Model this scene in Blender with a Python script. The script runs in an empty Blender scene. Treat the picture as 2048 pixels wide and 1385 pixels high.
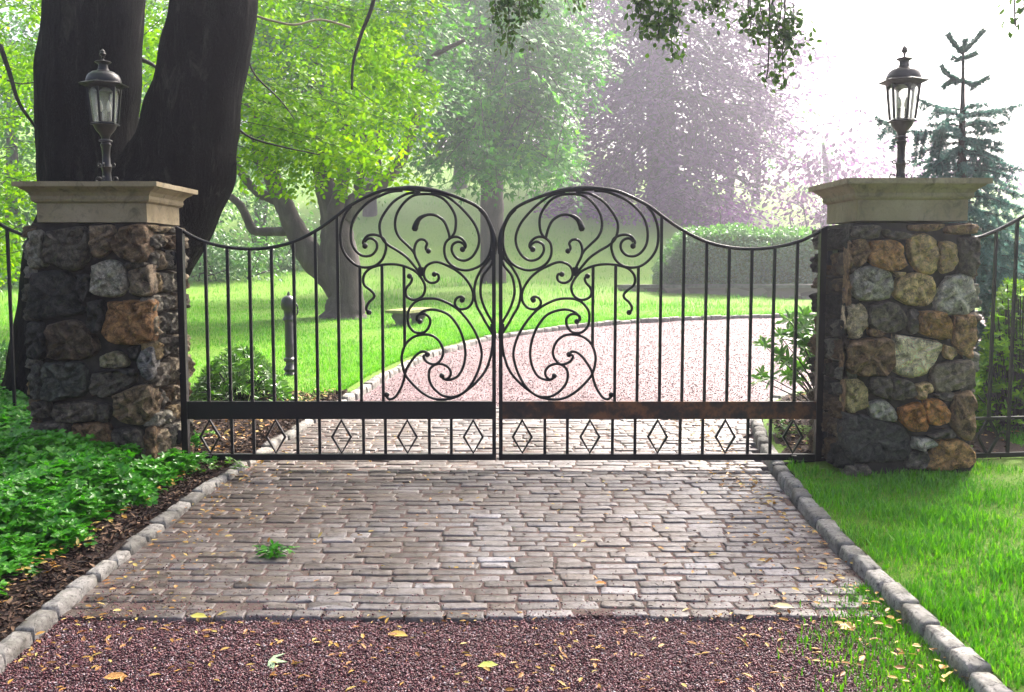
import bpy, math, random
import numpy as np
from math import radians, sin, cos, pi
random.seed(7); RNG = np.random.default_rng(11)
S = bpy.context.scene
COL = S.collection

# ---------------------------------------------------------------- camera maths
F = 2000.0; HOR = 520.0; EYE = 1.6; SLOPE = 0.035
PITCH = math.atan((692.5 - HOR) / F)
CP, SP = cos(PITCH), sin(PITCH)
def ray(px, py):
    u = (px - 1024) / F; v = (692.5 - py) / F
    return u, CP + v * SP, -SP + v * CP
def P(px, py, Y):
    dx, dy, dz = ray(px, py); t = Y / dy
    return (dx * t, Y, EYE + dz * t)
def G(px, py, lift=0.0):
    dx, dy, dz = ray(px, py)
    t = (EYE - lift) / (SLOPE * dy - dz)
    return (dx * t, dy * t, EYE + dz * t)
def smooth(t):
    t = np.clip(t, 0, 1); return t * t * (3 - 2 * t)
def zb(x, y):
    """height of the land"""
    x = np.asarray(x, float); y = np.asarray(y, float)
    h = SLOPE * y
    h = h + 6.6 * smooth((y - 27) / 42) * (1 - 0.35 * smooth((x - 2) / 14)) + 3.0 * smooth((-x - 4) / 40) * smooth((y - 14) / 30)
    h = h + 0.10 * np.sin(x * .23 + 1) * smooth((y - 18) / 10) + 0.06 * np.sin(x * .6 + y * .4) * smooth((y - 18) / 10)
    return h
def zf(x, y): return float(zb(x, y))

# ---------------------------------------------------------------- objects
def tag(o, label=None, cat=None, group=None, kind=None):
    if label: o['label'] = label
    if cat: o['category'] = cat
    if group: o['group'] = group
    if kind: o['kind'] = kind
    return o
def empty(name, loc, label=None, cat=None, group=None, kind=None):
    o = bpy.data.objects.new(name, None); COL.objects.link(o); o.location = loc
    o.empty_display_size = .2
    return tag(o, label, cat, group, kind)
def link(name, me, parent=None):
    o = bpy.data.objects.new(name, me); COL.objects.link(o)
    if parent is not None:
        o.parent = parent
        o.matrix_parent_inverse = parent_inv(parent)
    return o
def parent_inv(p):
    from mathutils import Matrix
    # world = chain of translations only, so geometry can be written in world space
    m = Matrix.Translation(p.location)
    q = p.parent
    if q is not None and p.type == 'MESH': return Matrix.Identity(4)
    return m.inverted()
class MB:
    def __init__(s): s.v = []; s.f = []; s.mi = []; s.n = 0; s.col = []
    def add(s, vs, fs, mi=0, col=None):
        vs = np.asarray(vs, float).reshape(-1, 3)
        s.v.append(vs)
        for f in fs: s.f.append([i + s.n for i in f]); s.mi.append(mi)
        if col is not None: s.col.append(np.tile(np.array(list(col) + [1.0]), (len(vs), 1)))
        s.n += len(vs); return s
    def box(s, x0, x1, y0, y1, z0, z1, mi=0):
        v = [(x, y, z) for z in (z0, z1) for y in (y0, y1) for x in (x0, x1)]
        s.add(v, [(0, 2, 3, 1), (4, 5, 7, 6), (0, 1, 5, 4), (2, 6, 7, 3), (0, 4, 6, 2), (1, 3, 7, 5)], mi); return s
    def bar(s, a, b, w, d, mi=0, side=(0, 1, 0)):
        a = np.array(a, float); b = np.array(b, float); t = (b - a) / np.linalg.norm(b - a)
        n = np.array(side, float); n -= t * n.dot(t); n /= np.linalg.norm(n); c = np.cross(t, n)
        v = [p + c * i * w / 2 + n * j * d / 2 for p in (a, b) for i, j in ((-1, -1), (1, -1), (1, 1), (-1, 1))]
        s.add(v, [(0, 1, 2, 3), (7, 6, 5, 4), (0, 4, 5, 1), (1, 5, 6, 2), (2, 6, 7, 3), (3, 7, 4, 0)], mi); return s
    def tube(s, pts, r, sides=8, mi=0, cap=True, flat=None):
        pts = np.asarray(pts, float); n = len(pts)
        r = np.ones(n) * r if np.isscalar(r) else np.asarray(r, float)
        t = np.gradient(pts, axis=0); t /= np.linalg.norm(t, axis=1)[:, None] + 1e-9
        up = np.array([0, 1., 0]) if abs(t[0][1]) < .9 else np.array([1., 0, 0])
        vs = []; nrm = up - t[0] * up.dot(t[0]); nrm /= np.linalg.norm(nrm)
        for i in range(n):
            nrm = nrm - t[i] * nrm.dot(t[i]); nrm /= np.linalg.norm(nrm) + 1e-9
            b = np.cross(t[i], nrm)
            for k in range(sides):
                a = 2 * pi * (k + .5) / sides
                vs.append(pts[i] + r[i] * (cos(a) * nrm + sin(a) * b))
        fs = []
        for i in range(n - 1):
            for k in range(sides):
                k2 = (k + 1) % sides
                fs.append((i * sides + k, i * sides + k2, (i + 1) * sides + k2, (i + 1) * sides + k))
        if cap: fs.append(tuple(range(sides - 1, -1, -1))); fs.append(tuple((n - 1) * sides + k for k in range(sides)))
        s.add(vs, fs, mi); return s
    def lathe(s, c, prof, seg=24, mi=0, rot=0.0):
        vs = [(c[0] + r * cos(rot + 2 * pi * k / seg), c[1] + r * sin(rot + 2 * pi * k / seg), c[2] + z) for r, z in prof for k in range(seg)]
        fs = []
        for i in range(len(prof) - 1):
            for k in range(seg):
                k2 = (k + 1) % seg
                fs.append((i * seg + k, i * seg + k2, (i + 1) * seg + k2, (i + 1) * seg + k))
        if prof[0][0] > 1e-4: fs.append(tuple(range(seg - 1, -1, -1)))
        if prof[-1][0] > 1e-4: fs.append(tuple((len(prof) - 1) * seg + k for k in range(seg)))
        s.add(vs, fs, mi); return s
    def ball(s, c, r, mi=0, seg=10):
        return s.lathe(c, [(max(r * sin(pi * i / 6), 1e-5), -r * cos(pi * i / 6)) for i in range(7)], seg, mi)
    def build(s, name, mats, parent=None, smooth_=False, angle=None):
        me = bpy.data.meshes.new(name)
        v = np.concatenate(s.v) if s.v else np.zeros((0, 3))
        me.from_pydata(v.tolist(), [], s.f)
        mats = mats if isinstance(mats, (list, tuple)) else [mats]
        for m in mats: me.materials.append(m)
        if len(mats) > 1: me.polygons.foreach_set('material_index', s.mi)
        if s.col:
            ca = me.color_attributes.new('Col', 'FLOAT_COLOR', 'POINT')
            ca.data.foreach_set('color', np.concatenate(s.col).astype(np.float32).ravel())
        if smooth_: me.polygons.foreach_set('use_smooth', [True] * len(me.polygons))
        me.update()
        if smooth_ and angle:
            try: me.set_sharp_from_angle(angle=radians(angle))
            except Exception: pass
        return link(name, me, parent)
def fastmesh(name, V, Q, mat, parent=None, smooth_=False):
    """V (n,3) array, Q (m,k) array of faces with k = 3 or 4"""
    V = np.ascontiguousarray(V, np.float32); Q = np.ascontiguousarray(Q, np.int32)
    me = bpy.data.meshes.new(name); k = Q.shape[1]
    me.vertices.add(len(V)); me.vertices.foreach_set('co', V.ravel())
    me.loops.add(Q.size); me.loops.foreach_set('vertex_index', Q.ravel())
    me.polygons.add(len(Q)); me.polygons.foreach_set('loop_start', np.arange(0, Q.size, k, dtype=np.int32))
    me.update(calc_edges=True)
    if smooth_: me.polygons.foreach_set('use_smooth', np.ones(len(Q), bool))
    for m in (mat if isinstance(mat, (list, tuple)) else [mat]): me.materials.append(m)
    return link(name, me, parent)
def catmull(pts, n=6):
    p = np.asarray(pts, float)
    p = np.vstack([2 * p[0] - p[1], p, 2 * p[-1] - p[-2]]); out = []
    for i in range(1, len(p) - 2):
        for k in range(n):
            t = k / n
            out.append(.5 * ((2 * p[i]) + (-p[i - 1] + p[i + 1]) * t + (2 * p[i - 1] - 5 * p[i] + 4 * p[i + 1] - p[i + 2]) * t * t + (-p[i - 1] + 3 * p[i] - 3 * p[i + 1] + p[i + 2]) * t ** 3))
    out.append(p[-2]); return np.array(out)

# ---------------------------------------------------------------- materials
class NT:
    def __init__(s, name):
        s.m = bpy.data.materials.new(name); s.m.use_nodes = True; s.t = s.m.node_tree; s.t.nodes.clear()
        s.out = s.n('ShaderNodeOutputMaterial')
    def n(s, t, **kw):
        x = s.t.nodes.new(t)
        for k, v in kw.items(): setattr(x, k, v)
        return x
    def l(s, a, b): s.t.links.new(a, b)
    def coord(s): return s.n('ShaderNodeTexCoord').outputs['Object']
    def noise(s, scale, detail=4, rough=.55, vec=None, dist=0):
        x = s.n('ShaderNodeTexNoise'); x.inputs['Scale'].default_value = scale; x.inputs['Detail'].default_value = detail
        x.inputs['Roughness'].default_value = rough; x.inputs['Distortion'].default_value = dist
        s.l(vec if vec is not None else s.coord(), x.inputs['Vector']); return x.outputs['Fac']
    def voro(s, scale, out='Distance', vec=None, feature='F1'):
        x = s.n('ShaderNodeTexVoronoi', feature=feature); x.inputs['Scale'].default_value = scale
        s.l(vec if vec is not None else s.coord(), x.inputs['Vector']); return x.outputs[out]
    def ramp(s, fac, stops):
        x = s.n('ShaderNodeValToRGB'); e = x.color_ramp.elements
        while len(e) < len(stops): e.new(.5)
        for i, (p, c) in enumerate(stops):
            e[i].position = p; e[i].color = (*c, 1) if len(c) == 3 else c
        s.l(fac, x.inputs['Fac']); return x.outputs['Color']
    def mix(s, fac, a, b, mode='MIX'):
        x = s.n('ShaderNodeMix', data_type='RGBA', blend_type=mode)
        for v, i in ((fac, 0), (a, 6), (b, 7)):
            if isinstance(v, (int, float)): x.inputs[i].default_value = v
            elif isinstance(v, tuple): x.inputs[i].default_value = (*v, 1)
            else: s.l(v, x.inputs[i])
        return x.outputs[2]
    def math(s, op, a, b=0.0):
        x = s.n('ShaderNodeMath', operation=op)
        for v, i in ((a, 0), (b, 1)):
            if isinstance(v, (int, float)): x.inputs[i].default_value = v
            else: s.l(v, x.inputs[i])
        return x.outputs[0]
    def bump(s, h, strength=.5, dist=.01, prev=None):
        x = s.n('ShaderNodeBump'); x.inputs['Strength'].default_value = strength; x.inputs['Distance'].default_value = dist
        s.l(h, x.inputs['Height'])
        if prev is not None: s.l(prev, x.inputs['Normal'])
        return x.outputs['Normal']
    def island(s): return s.n('ShaderNodeNewGeometry').outputs['Random Per Island']
    def pbr(s, col, rough=.7, bump=None, metal=0, spec=.5):
        x = s.n('ShaderNodeBsdfPrincipled')
        if isinstance(col, tuple): x.inputs['Base Color'].default_value = (*col, 1)
        else: s.l(col, x.inputs['Base Color'])
        if isinstance(rough, (int, float)): x.inputs['Roughness'].default_value = rough
        else: s.l(rough, x.inputs['Roughness'])
        x.inputs['Metallic'].default_value = metal; x.inputs['Specular IOR Level'].default_value = spec
        if bump is not None: s.l(bump, x.inputs['Normal'])
        s.l(x.outputs[0], s.out.inputs['Surface']); return x

def leaf_mat(name, cols, trans=.45, rough=.45, tcol=None, scale=.7, spec=.5):
    """cols: list of colours picked per leaf and per clump"""
    t = NT(name)
    n = t.noise(scale, 3, .6); r = t.island()
    f = t.math('ADD', t.math('MULTIPLY', r, .55), t.math('MULTIPLY', n, .6))
    f = t.math('SUBTRACT', f, .1)
    c = t.ramp(f, [(i / max(1, len(cols) - 1), k) for i, k in enumerate(cols)])
    p = t.pbr(c, rough, spec=spec)
    tr = t.n('ShaderNodeBsdfTranslucent')
    tc = t.mix(1.0, c, tcol or (1.5, 1.9, .5), 'MULTIPLY'); t.l(tc, tr.inputs['Color'])
    mx = t.n('ShaderNodeMixShader'); mx.inputs[0].default_value = trans
    t.l(p.outputs[0], mx.inputs[1]); t.l(tr.outputs[0], mx.inputs[2]); t.l(mx.outputs[0], t.out.inputs['Surface'])
    return t.m

M = {}
def mk():
    t = NT('black_iron'); n = t.noise(60, 4); n2 = t.noise(5, 3)
    c = t.mix(t.ramp(n2, [(.5, (0, 0, 0)), (.75, (1, 1, 1))]), (.003, .003, .005), (.010, .006, .006))
    t.pbr(c, t.ramp(n, [(.3, (.3,) * 3), (.7, (.5,) * 3)]), t.bump(n, .25, .002), .0, .35); M['iron'] = t.m
    t = NT('rusty_iron'); n = t.noise(9, 5, .65); n2 = t.noise(40, 4)
    c = t.ramp(n, [(.35, (.010, .005, .005)), (.48, (.035, .013, .007)), (.62, (.15, .055, .016))])
    t.pbr(c, t.ramp(n2, [(.3, (.4,) * 3), (.7, (.7,) * 3)]), t.bump(n2, .4, .002), 0, .4); M['rust'] = t.m
    t = NT('cast_iron_grey'); n = t.noise(50, 4)
    t.pbr(t.mix(t.noise(8, 3), (.02, .022, .028), (.06, .06, .07)), .38, t.bump(n, .3, .002), 0, .6); M['cast'] = t.m
    t = NT('cut_limestone'); n = t.noise(3.2, 5, .65); n2 = t.noise(70, 5, .7)
    st = t.noise(9, 5, .7, dist=1.0)
    c = t.ramp(n, [(.3, (.17, .13, .07)), (.5, (.25, .20, .12)), (.7, (.32, .26, .17))])
    c = t.mix(t.ramp(st, [(.52, (0,) * 3), (.72, (.75,) * 3)]), c, (.045, .038, .018))
    c = t.mix(t.math('MULTIPLY', t.ramp(n2, [(.35, (1,) * 3), (.5, (0,) * 3)]), .45), c, (.17, .14, .09))
    t.pbr(c, .85, t.bump(n2, .4, .004), 0, .3); M['lime'] = t.m
    t = NT('field_stone'); a = t.n('ShaderNodeVertexColor', layer_name='Col').outputs['Color']
    n = t.noise(17, 6, .75, dist=.8); n2 = t.noise(34, 5, .85); n3 = t.noise(28, 3, .6)
    c = t.mix(t.ramp(n, [(.38, (0,) * 3), (.66, (1,) * 3)]), t.mix(1.0, a, (.36, .33, .30), 'MULTIPLY'), t.mix(1.0, a, (1.55, 1.48, 1.3), 'MULTIPLY'))
    c = t.mix(t.ramp(n2, [(.5, (0,) * 3), (.64, (.8,) * 3)]), c, t.mix(1.0, a, (2.3, 2.2, 2.0), 'MULTIPLY'))
    c = t.mix(t.ramp(n2, [(.32, (.75,) * 3), (.45, (0,) * 3)]), c, (.014, .011, .009))
    c = t.mix(t.math('MULTIPLY', t.ramp(n3, [(.55, (0,) * 3), (.7, (1,) * 3)]), .3), c, (.09, .10, .045))
    b = t.bump(n2, 1, .012, t.bump(n, 1, .05))
    t.pbr(c, .8, b, 0, .35); M['stone'] = t.m
    t = NT('dark_mortar'); n2 = t.noise(60, 6, .7); n = t.noise(8, 4)
    t.pbr(t.ramp(n, [(.3, (.022, .018, .014)), (.7, (.07, .058, .046))]), .95, t.bump(n2, .8, .008), 0, .2); M['mortar'] = t.m
    t = NT('granite_sett'); isl = t.island(); n2 = t.noise(38, 4, .8); n = t.noise(1.1, 5, .7, dist=.6); n3 = t.noise(14, 4, .75)
    c = t.ramp(isl, [(0, (.070, .056, .050)), (.25, (.12, .104, .098)), (.5, (.160, .143, .140)), (.7, (.130, .104, .084)), (.85, (.18, .166, .168)), (1, (.25, .235, .24))])
    c = t.mix(t.ramp(n, [(.42, (0,) * 3), (.6, (.8,) * 3)]), c, t.mix(1.0, c, (.62, .50, .40), 'MULTIPLY'))
    c = t.mix(t.ramp(n2, [(.36, (.9,) * 3), (.5, (0,) * 3)]), c, t.mix(1.0, c, (.3, .28, .28), 'MULTIPLY'))
    c = t.mix(t.ramp(n3, [(.5, (0,) * 3), (.75, (.5,) * 3)]), c, (.31, .295, .30))
    sx = t.n('ShaderNodeSeparateXYZ'); t.l(t.coord(), sx.inputs[0]); shade_dirt = t.math('ADD', t.math('MULTIPLY', sx.outputs[0], -.22), t.math('MULTIPLY', n, 1.3))  # darkens setts to the left: painted shade mixed with patchy brown soil
    c = t.mix(t.ramp(shade_dirt, [(.55, (0,) * 3), (1.0, (.8,) * 3)]), c, t.mix(1.0, c, (.55, .45, .36), 'MULTIPLY'))
    t.pbr(c, t.ramp(n3, [(.3, (.38,) * 3), (.7, (.6,) * 3)]), t.bump(n2, .7, .005, t.bump(n3, .5, .012)), 0, .5); M['sett'] = t.m
    t = NT('joint_sand'); n2 = t.noise(130, 5, .7); n = t.noise(6, 4)
    c = t.ramp(n, [(.35, (.06, .046, .036)), (.65, (.15, .122, .095))])
    c = t.mix(t.ramp(t.voro(120, 'Color'), [(.45, (0,) * 3), (.75, (.8,) * 3)]), c, (.13, .06, .06))
    t.pbr(c, .9, t.bump(n2, .8, .008), 0, .3); M['joint'] = t.m
    t = NT('kerb_granite'); isl = t.island(); n2 = t.noise(38, 6, .8); n = t.noise(8, 5, .6)
    c = t.ramp(isl, [(0, (.16, .15, .135)), (.5, (.25, .235, .215)), (1, (.33, .31, .28))])
    c = t.mix(t.ramp(n, [(.45, (0,) * 3), (.65, (.7,) * 3)]), c, (.07, .065, .045))
    c = t.mix(t.ramp(n2, [(.38, (.85,) * 3), (.5, (0,) * 3)]), c, (.04, .035, .03))
    t.pbr(c, .75, t.bump(n2, .8, .008, t.bump(n, .6, .02)), 0, .4); M['kerb'] = t.m
    t = NT('red_gravel'); v = t.voro(95, 'Color'); d = t.voro(95); v2 = t.voro(240, 'Color'); n = t.noise(.9, 4)
    sp = t.n('ShaderNodeSeparateColor'); t.l(v, sp.inputs[0]); sp2 = t.n('ShaderNodeSeparateColor'); t.l(v2, sp2.inputs[0])
    c = t.ramp(sp.outputs[0], [(0, (.035, .012, .016)), (.35, (.09, .034, .044)), (.7, (.16, .072, .086)), (.9, (.25, .15, .165)), (1, (.40, .33, .34))])
    c = t.mix(t.ramp(sp2.outputs[0], [(.6, (0,) * 3), (.9, (.6,) * 3)]), c, (.07, .03, .034))
    c = t.mix(t.ramp(n, [(.4, (0,) * 3), (.7, (.4,) * 3)]), c, t.mix(1.0, c, (.6, .55, .55), 'MULTIPLY'))
    t.pbr(c, .6, t.bump(d, 1, .012), 0, .5); M['gravel'] = t.m
    t = NT('gravel_chip'); isl = t.island()
    c = t.ramp(isl, [(0, (.022, .006, .008)), (.3, (.075, .017, .021)), (.65, (.165, .045, .050)), (.86, (.26, .11, .11)), (.97, (.36, .26, .26)), (1, (.55, .48, .48))])
    t.pbr(c, .42, None, 0, .6); M['chip'] = t.m
    t = NT('turf_soil'); n = t.noise(.5, 4, .6); n2 = t.noise(35, 6, .8); n3 = t.noise(6, 4, .65)
    c = t.ramp(n2, [(.3, (.05, .125, .006)), (.55, (.11, .215, .012)), (.75, (.18, .30, .03))])
    c = t.mix(t.ramp(n, [(.35, (0,) * 3), (.65, (.6,) * 3)]), c, t.mix(1.0, c, (1.25, 1.15, .8), 'MULTIPLY'))
    c = t.mix(t.ramp(n3, [(.6, (0,) * 3), (.8, (.35,) * 3)]), c, (.10, .12, .035))
    t.pbr(c, .8, t.bump(n2, 1, .03), 0, .2); M['lawn'] = t.m
    t = NT('bark_mulch'); n2 = t.noise(45, 6, .8, dist=1.5); n = t.noise(5, 5)
    c = t.ramp(n2, [(.3, (.012, .008, .006)), (.5, (.045, .028, .022)), (.68, (.10, .062, .045)), (.8, (.2, .13, .09))])
    t.pbr(c, .9, t.bump(n2, 1, .03, t.bump(n, .7, .05)), 0, .2); M['mulch'] = t.m
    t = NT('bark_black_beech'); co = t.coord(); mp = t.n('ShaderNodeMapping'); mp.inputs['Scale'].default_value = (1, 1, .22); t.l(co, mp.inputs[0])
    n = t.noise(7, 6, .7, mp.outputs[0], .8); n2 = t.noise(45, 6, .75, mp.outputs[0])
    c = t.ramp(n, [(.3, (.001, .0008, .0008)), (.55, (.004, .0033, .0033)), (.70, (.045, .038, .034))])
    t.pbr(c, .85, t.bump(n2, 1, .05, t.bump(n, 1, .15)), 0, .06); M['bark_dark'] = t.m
    t = NT('bark_grey'); co = t.coord(); mp = t.n('ShaderNodeMapping'); mp.inputs['Scale'].default_value = (1, 1, .3); t.l(co, mp.inputs[0])
    n = t.noise(4, 6, .7, mp.outputs[0], .8); n2 = t.noise(30, 5, .75)
    c = t.ramp(n, [(.3, (.035, .028, .026)), (.55, (.075, .06, .056)), (.75, (.15, .13, .12))])
    t.pbr(c, .85, t.bump(n2, .6, .02, t.bump(n, .6, .05)), 0, .25); M['bark'] = t.m
    t = NT('garden_stone'); n = t.noise(8, 5); n2 = t.noise(60, 5)
    c = t.ramp(n, [(.3, (.10, .095, .085)), (.7, (.22, .2, .18))]); t.pbr(c, .85, t.bump(n2, .5, .01), 0, .3); M['bench'] = t.m
    t = NT('mossy_stone'); n = t.noise(11, 5); n2 = t.noise(60, 5)
    c = t.ramp(n, [(.3, (.14, .16, .05)), (.7, (.3, .3, .14))]); t.pbr(c, .9, t.bump(n2, .5, .01), 0, .2); M['moss'] = t.m
    t = NT('wall_stone'); co = t.coord()
    br = t.n('ShaderNodeTexVoronoi', feature='F1'); mp = t.n('ShaderNodeMapping'); mp.inputs['Scale'].default_value = (2.2, 2.2, 6); t.l(co, mp.inputs[0]); t.l(mp.outputs[0], br.inputs['Vector']); br.inputs['Scale'].default_value = 1.0
    sp = t.n('ShaderNodeSeparateColor'); t.l(br.outputs['Color'], sp.inputs[0])
    c = t.ramp(sp.outputs[0], [(0, (.10, .075, .06)), (.5, (.2, .15, .13)), (1, (.3, .25, .22))])
    t.pbr(c, .9, t.bump(br.outputs['Distance'], .8, .05, t.bump(t.noise(30, 5), .5, .02)), 0, .3); M['wall'] = t.m
    # clear lantern glass, thin
    t = NT('lantern_glass'); g = t.n('ShaderNodeBsdfGlossy'); g.inputs['Roughness'].default_value = .08; g.inputs['Color'].default_value = (.9, .95, 1, 1)
    tr = t.n('ShaderNodeBsdfTransparent'); tr.inputs['Color'].default_value = (.86, .88, .86, 1)
    df = t.n('ShaderNodeBsdfTranslucent'); df.inputs['Color'].default_value = (.6, .6, .56, 1)
    m0 = t.n('ShaderNodeMixShader'); m0.inputs[0].default_value = .25; t.l(tr.outputs[0], m0.inputs[1]); t.l(df.outputs[0], m0.inputs[2])
    m1 = t.n('ShaderNodeMixShader'); m1.inputs[0].default_value = .12; t.l(m0.outputs[0], m1.inputs[1]); t.l(g.outputs[0], m1.inputs[2])
    t.l(m1.outputs[0], t.out.inputs['Surface']); M['glass'] = t.m
    t = NT('bulb_glass'); t.pbr((.75, .72, .62), .2, None, 0, .6); M['bulb'] = t.m
    M['beech'] = leaf_mat('beech_leaf', [(.03, .09, .0005), (.09, .22, .0005), (.20, .36, .001), (.36, .50, .002)], .52, .45, (1.5, 1.6, .12), scale=2.2, spec=.25)
    M['beech_far'] = leaf_mat('beech_leaf_far', [(.03, .08, .01), (.07, .14, .012), (.13, .23, .015), (.2, .30, .02)], .5, .45, (1.4, 1.6, .4), scale=.5)
    M['bluegreen'] = leaf_mat('bluish_leaf', [(.02, .08, .014), (.045, .15, .025), (.09, .25, .035), (.15, .36, .05)], .45, .55, (1.3, 1.5, .5), scale=.5, spec=.2)
    M['maple'] = leaf_mat('maple_leaf', [(.02, .09, .018), (.045, .17, .03), (.09, .28, .035), (.26, .46, .01)], .45, .5, (1.3, 1.6, .35), scale=.6, spec=.25)
    M['copper'] = leaf_mat('copper_leaf', [(.07, .018, .08), (.12, .040, .13), (.19, .085, .22), (.22, .17, .14)], .35, .5, (1.4, .8, 1.5), scale=.35, spec=.25)
    M['plum'] = leaf_mat('plum_leaf', [(.07, .025, .07), (.13, .06, .13), (.2, .12, .2)], .4, .45, (1.4, .9, 1.5), scale=.3, spec=.2)
    M['dark_leaf'] = leaf_mat('hanging_leaf', [(.010, .035, .002), (.025, .065, .003), (.06, .12, .005), (.12, .20, .008)], .3, .4, scale=2.5)
    M['ground_leaf'] = leaf_mat('ground_cover_leaf', [(.014, .09, .003), (.035, .19, .006), (.08, .31, .012), (.19, .46, .06)], .35, .33, (1.2, 1.6, .6), scale=2)
    M['rhodo'] = leaf_mat('rhododendron_leaf', [(.03, .08, .015), (.06, .15, .02), (.11, .24, .03), (.2, .34, .06)], .35, .3, scale=2)
    M['spruce'] = leaf_mat('spruce_needle', [(.035, .095, .085), (.075, .175, .16), (.12, .26, .25), (.18, .34, .34)], .35, .5, (1.1, 1.2, 1.), scale=1.5)
    M['hedge'] = leaf_mat('hedge_leaf', [(.045, .12, .035), (.07, .17, .05), (.11, .23, .07), (.17, .30, .09)], .3, .4, scale=.8)
    M['grass'] = leaf_mat('grass_blade', [(.025, .12, .002), (.06, .23, .003), (.12, .34, .006), (.33, .48, .08)], .4, .4, (1.35, 1.5, .35), scale=2.2)
    M['litter'] = leaf_mat('fallen_leaf', [(.10, .045, .012), (.30, .12, .02), (.42, .22, .03), (.50, .38, .10), (.22, .32, .05)], .15, .5, (1, 1, 1), scale=6)
    M['twig'] = (lambda t: (t.pbr((.022, .017, .014), .8), t.m)[1])(NT('dark_twig'))
    M['pale_twig'] = (lambda t: (t.pbr((.22, .18, .12), .8), t.m)[1])(NT('pale_twig'))
mk()

# ---------------------------------------------------------------- foliage machinery
OV = np.array([[0, 0, 0], [.32, .42, .06], [.72, .36, .05], [1, 0, -.06], [.72, -.36, .05], [.32, -.42, .06]])
OVQ = np.array([[0, 1, 2, 3], [0, 3, 4, 5]])
PAL = np.array([[0, 0, 0], [.25, .22, .02], [.95, .10, -.1], [.4, -.18, .03],
                [.12, .42, .02], [.62, .78, -.08], [.45, .25, .03], [.12, -.42, .02], [.45, -.25, .03], [.62, -.78, -.08]])
PALQ = np.array([[0, 3, 2, 1], [0, 1, 5, 4], [0, 7, 9, 3]])
def norm(a): return a / (np.linalg.norm(a, axis=-1, keepdims=True) + 1e-9)
class Leaves:
    def __init__(s): s.P = []; s.D = []; s.N = []; s.L = []; s.W = []
    def add(s, p, d, n, l, w=.55):
        p = np.asarray(p, float).reshape(-1, 3); k = len(p)
        s.P.append(p); s.D.append(np.broadcast_to(d, (k, 3)).astype(float)); s.N.append(np.broadcast_to(n, (k, 3)).astype(float))
        s.L.append(np.broadcast_to(l, (k,)).astype(float)); s.W.append(np.broadcast_to(w, (k,)).astype(float))
    def count(s): return sum(len(p) for p in s.P)
    def build(s, name, mat, parent=None, T=OV, Q=OVQ, cull=True, keep=None):
        p = np.concatenate(s.P); d = norm(np.concatenate(s.D)); n = np.concatenate(s.N)
        l = np.concatenate(s.L); w = np.concatenate(s.W)
        if keep is not None: k_ = keep(p); p, d, n, l, w = p[k_], d[k_], n[k_], l[k_], w[k_]
        b = norm(np.cross(n, d)); n = np.cross(d, b)
        V = p[:, None, :] + (d[:, None, :] * T[None, :, 0, None] + b[:, None, :] * (T[None, :, 1, None] * w[:, None, None]) * 1.0 + n[:, None, :] * T[None, :, 2, None]) * l[:, None, None]
        k = len(T); q = (Q[None] + (np.arange(len(p)) * k)[:, None, None]).reshape(-1, Q.shape[1])
        return fastmesh(name, V.reshape(-1, 3), q, mat, parent)
def rvec(k): return norm(RNG.normal(size=(k, 3)))

def fan(LV, TW, start, end, width, leaf, droop=.12, nrm=(.0, -.55, .83), density=1.0, r0=.010, side_gap=.085, w=.62):
    """a flat layered branch: a main twig, side twigs left and right of it, leaves alternating along them"""
    a = np.array(start, float); b = np.array(end, float); L = np.linalg.norm(b - a); d = (b - a) / L
    n = norm(np.array(nrm, float) + RNG.normal(size=3) * .12); s = norm(np.cross(n, d)); n = np.cross(d, s)
    m = 9; tt = np.linspace(0, 1, m)
    main = a + (b - a) * tt[:, None] + np.array([0, 0, -1]) * (droop * L * (tt ** 2 - tt))[:, None]
    main += np.cumsum(RNG.normal(size=(m, 3)) * .012 * L, axis=0) * .4
    TW.append((main, np.linspace(r0, r0 * .25, m)))
    k = max(3, int(L / side_gap))
    for i in range(k):
        t = (i + .5) / k; j = t * (m - 1); i0 = int(j); q = main[i0] + (main[min(i0 + 1, m - 1)] - main[i0]) * (j - i0)
        sg = 1 if i % 2 else -1
        sl = width * (math.sin(pi * min(1, t * .85 + .12)) ** .7) * RNG.uniform(.6, 1.15)
        sd = norm(d * RNG.uniform(.6, 1.0) + s * sg * RNG.uniform(.7, 1.0) + n * RNG.normal() * .18)
        nl = max(2, int(sl / (leaf * .52) * density)); u = (np.arange(nl) + .4) / nl
        pts = q + sd * (u * sl)[:, None] + np.array([0, 0, -1]) * (.18 * sl * u ** 2)[:, None]
        if sl > .3 and RNG.random() < .5: TW.append((np.vstack([q, pts[::max(1, nl // 4)]]), r0 * .3))
        alt = np.where(np.arange(nl) % 2, 1, -1)[:, None]
        perp = norm(np.cross(n, sd))
        ld = norm(sd * .75 + perp * alt * .8 + RNG.normal(size=(nl, 3)) * .22 + np.array([0, 0, -.12]))
        ln = norm(n + RNG.normal(size=(nl, 3)) * .38)
        LV.add(pts, ld, ln, leaf * RNG.uniform(.65, 1.15, nl), w)
def twigs(name, TW, mat, parent, sides=5):
    mb = MB()
    for pts, r in TW: mb.tube(pts, r, sides, cap=False)
    o = mb.build(name, mat, parent, True); o['kind'] = 'stuff'; return o
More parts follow.
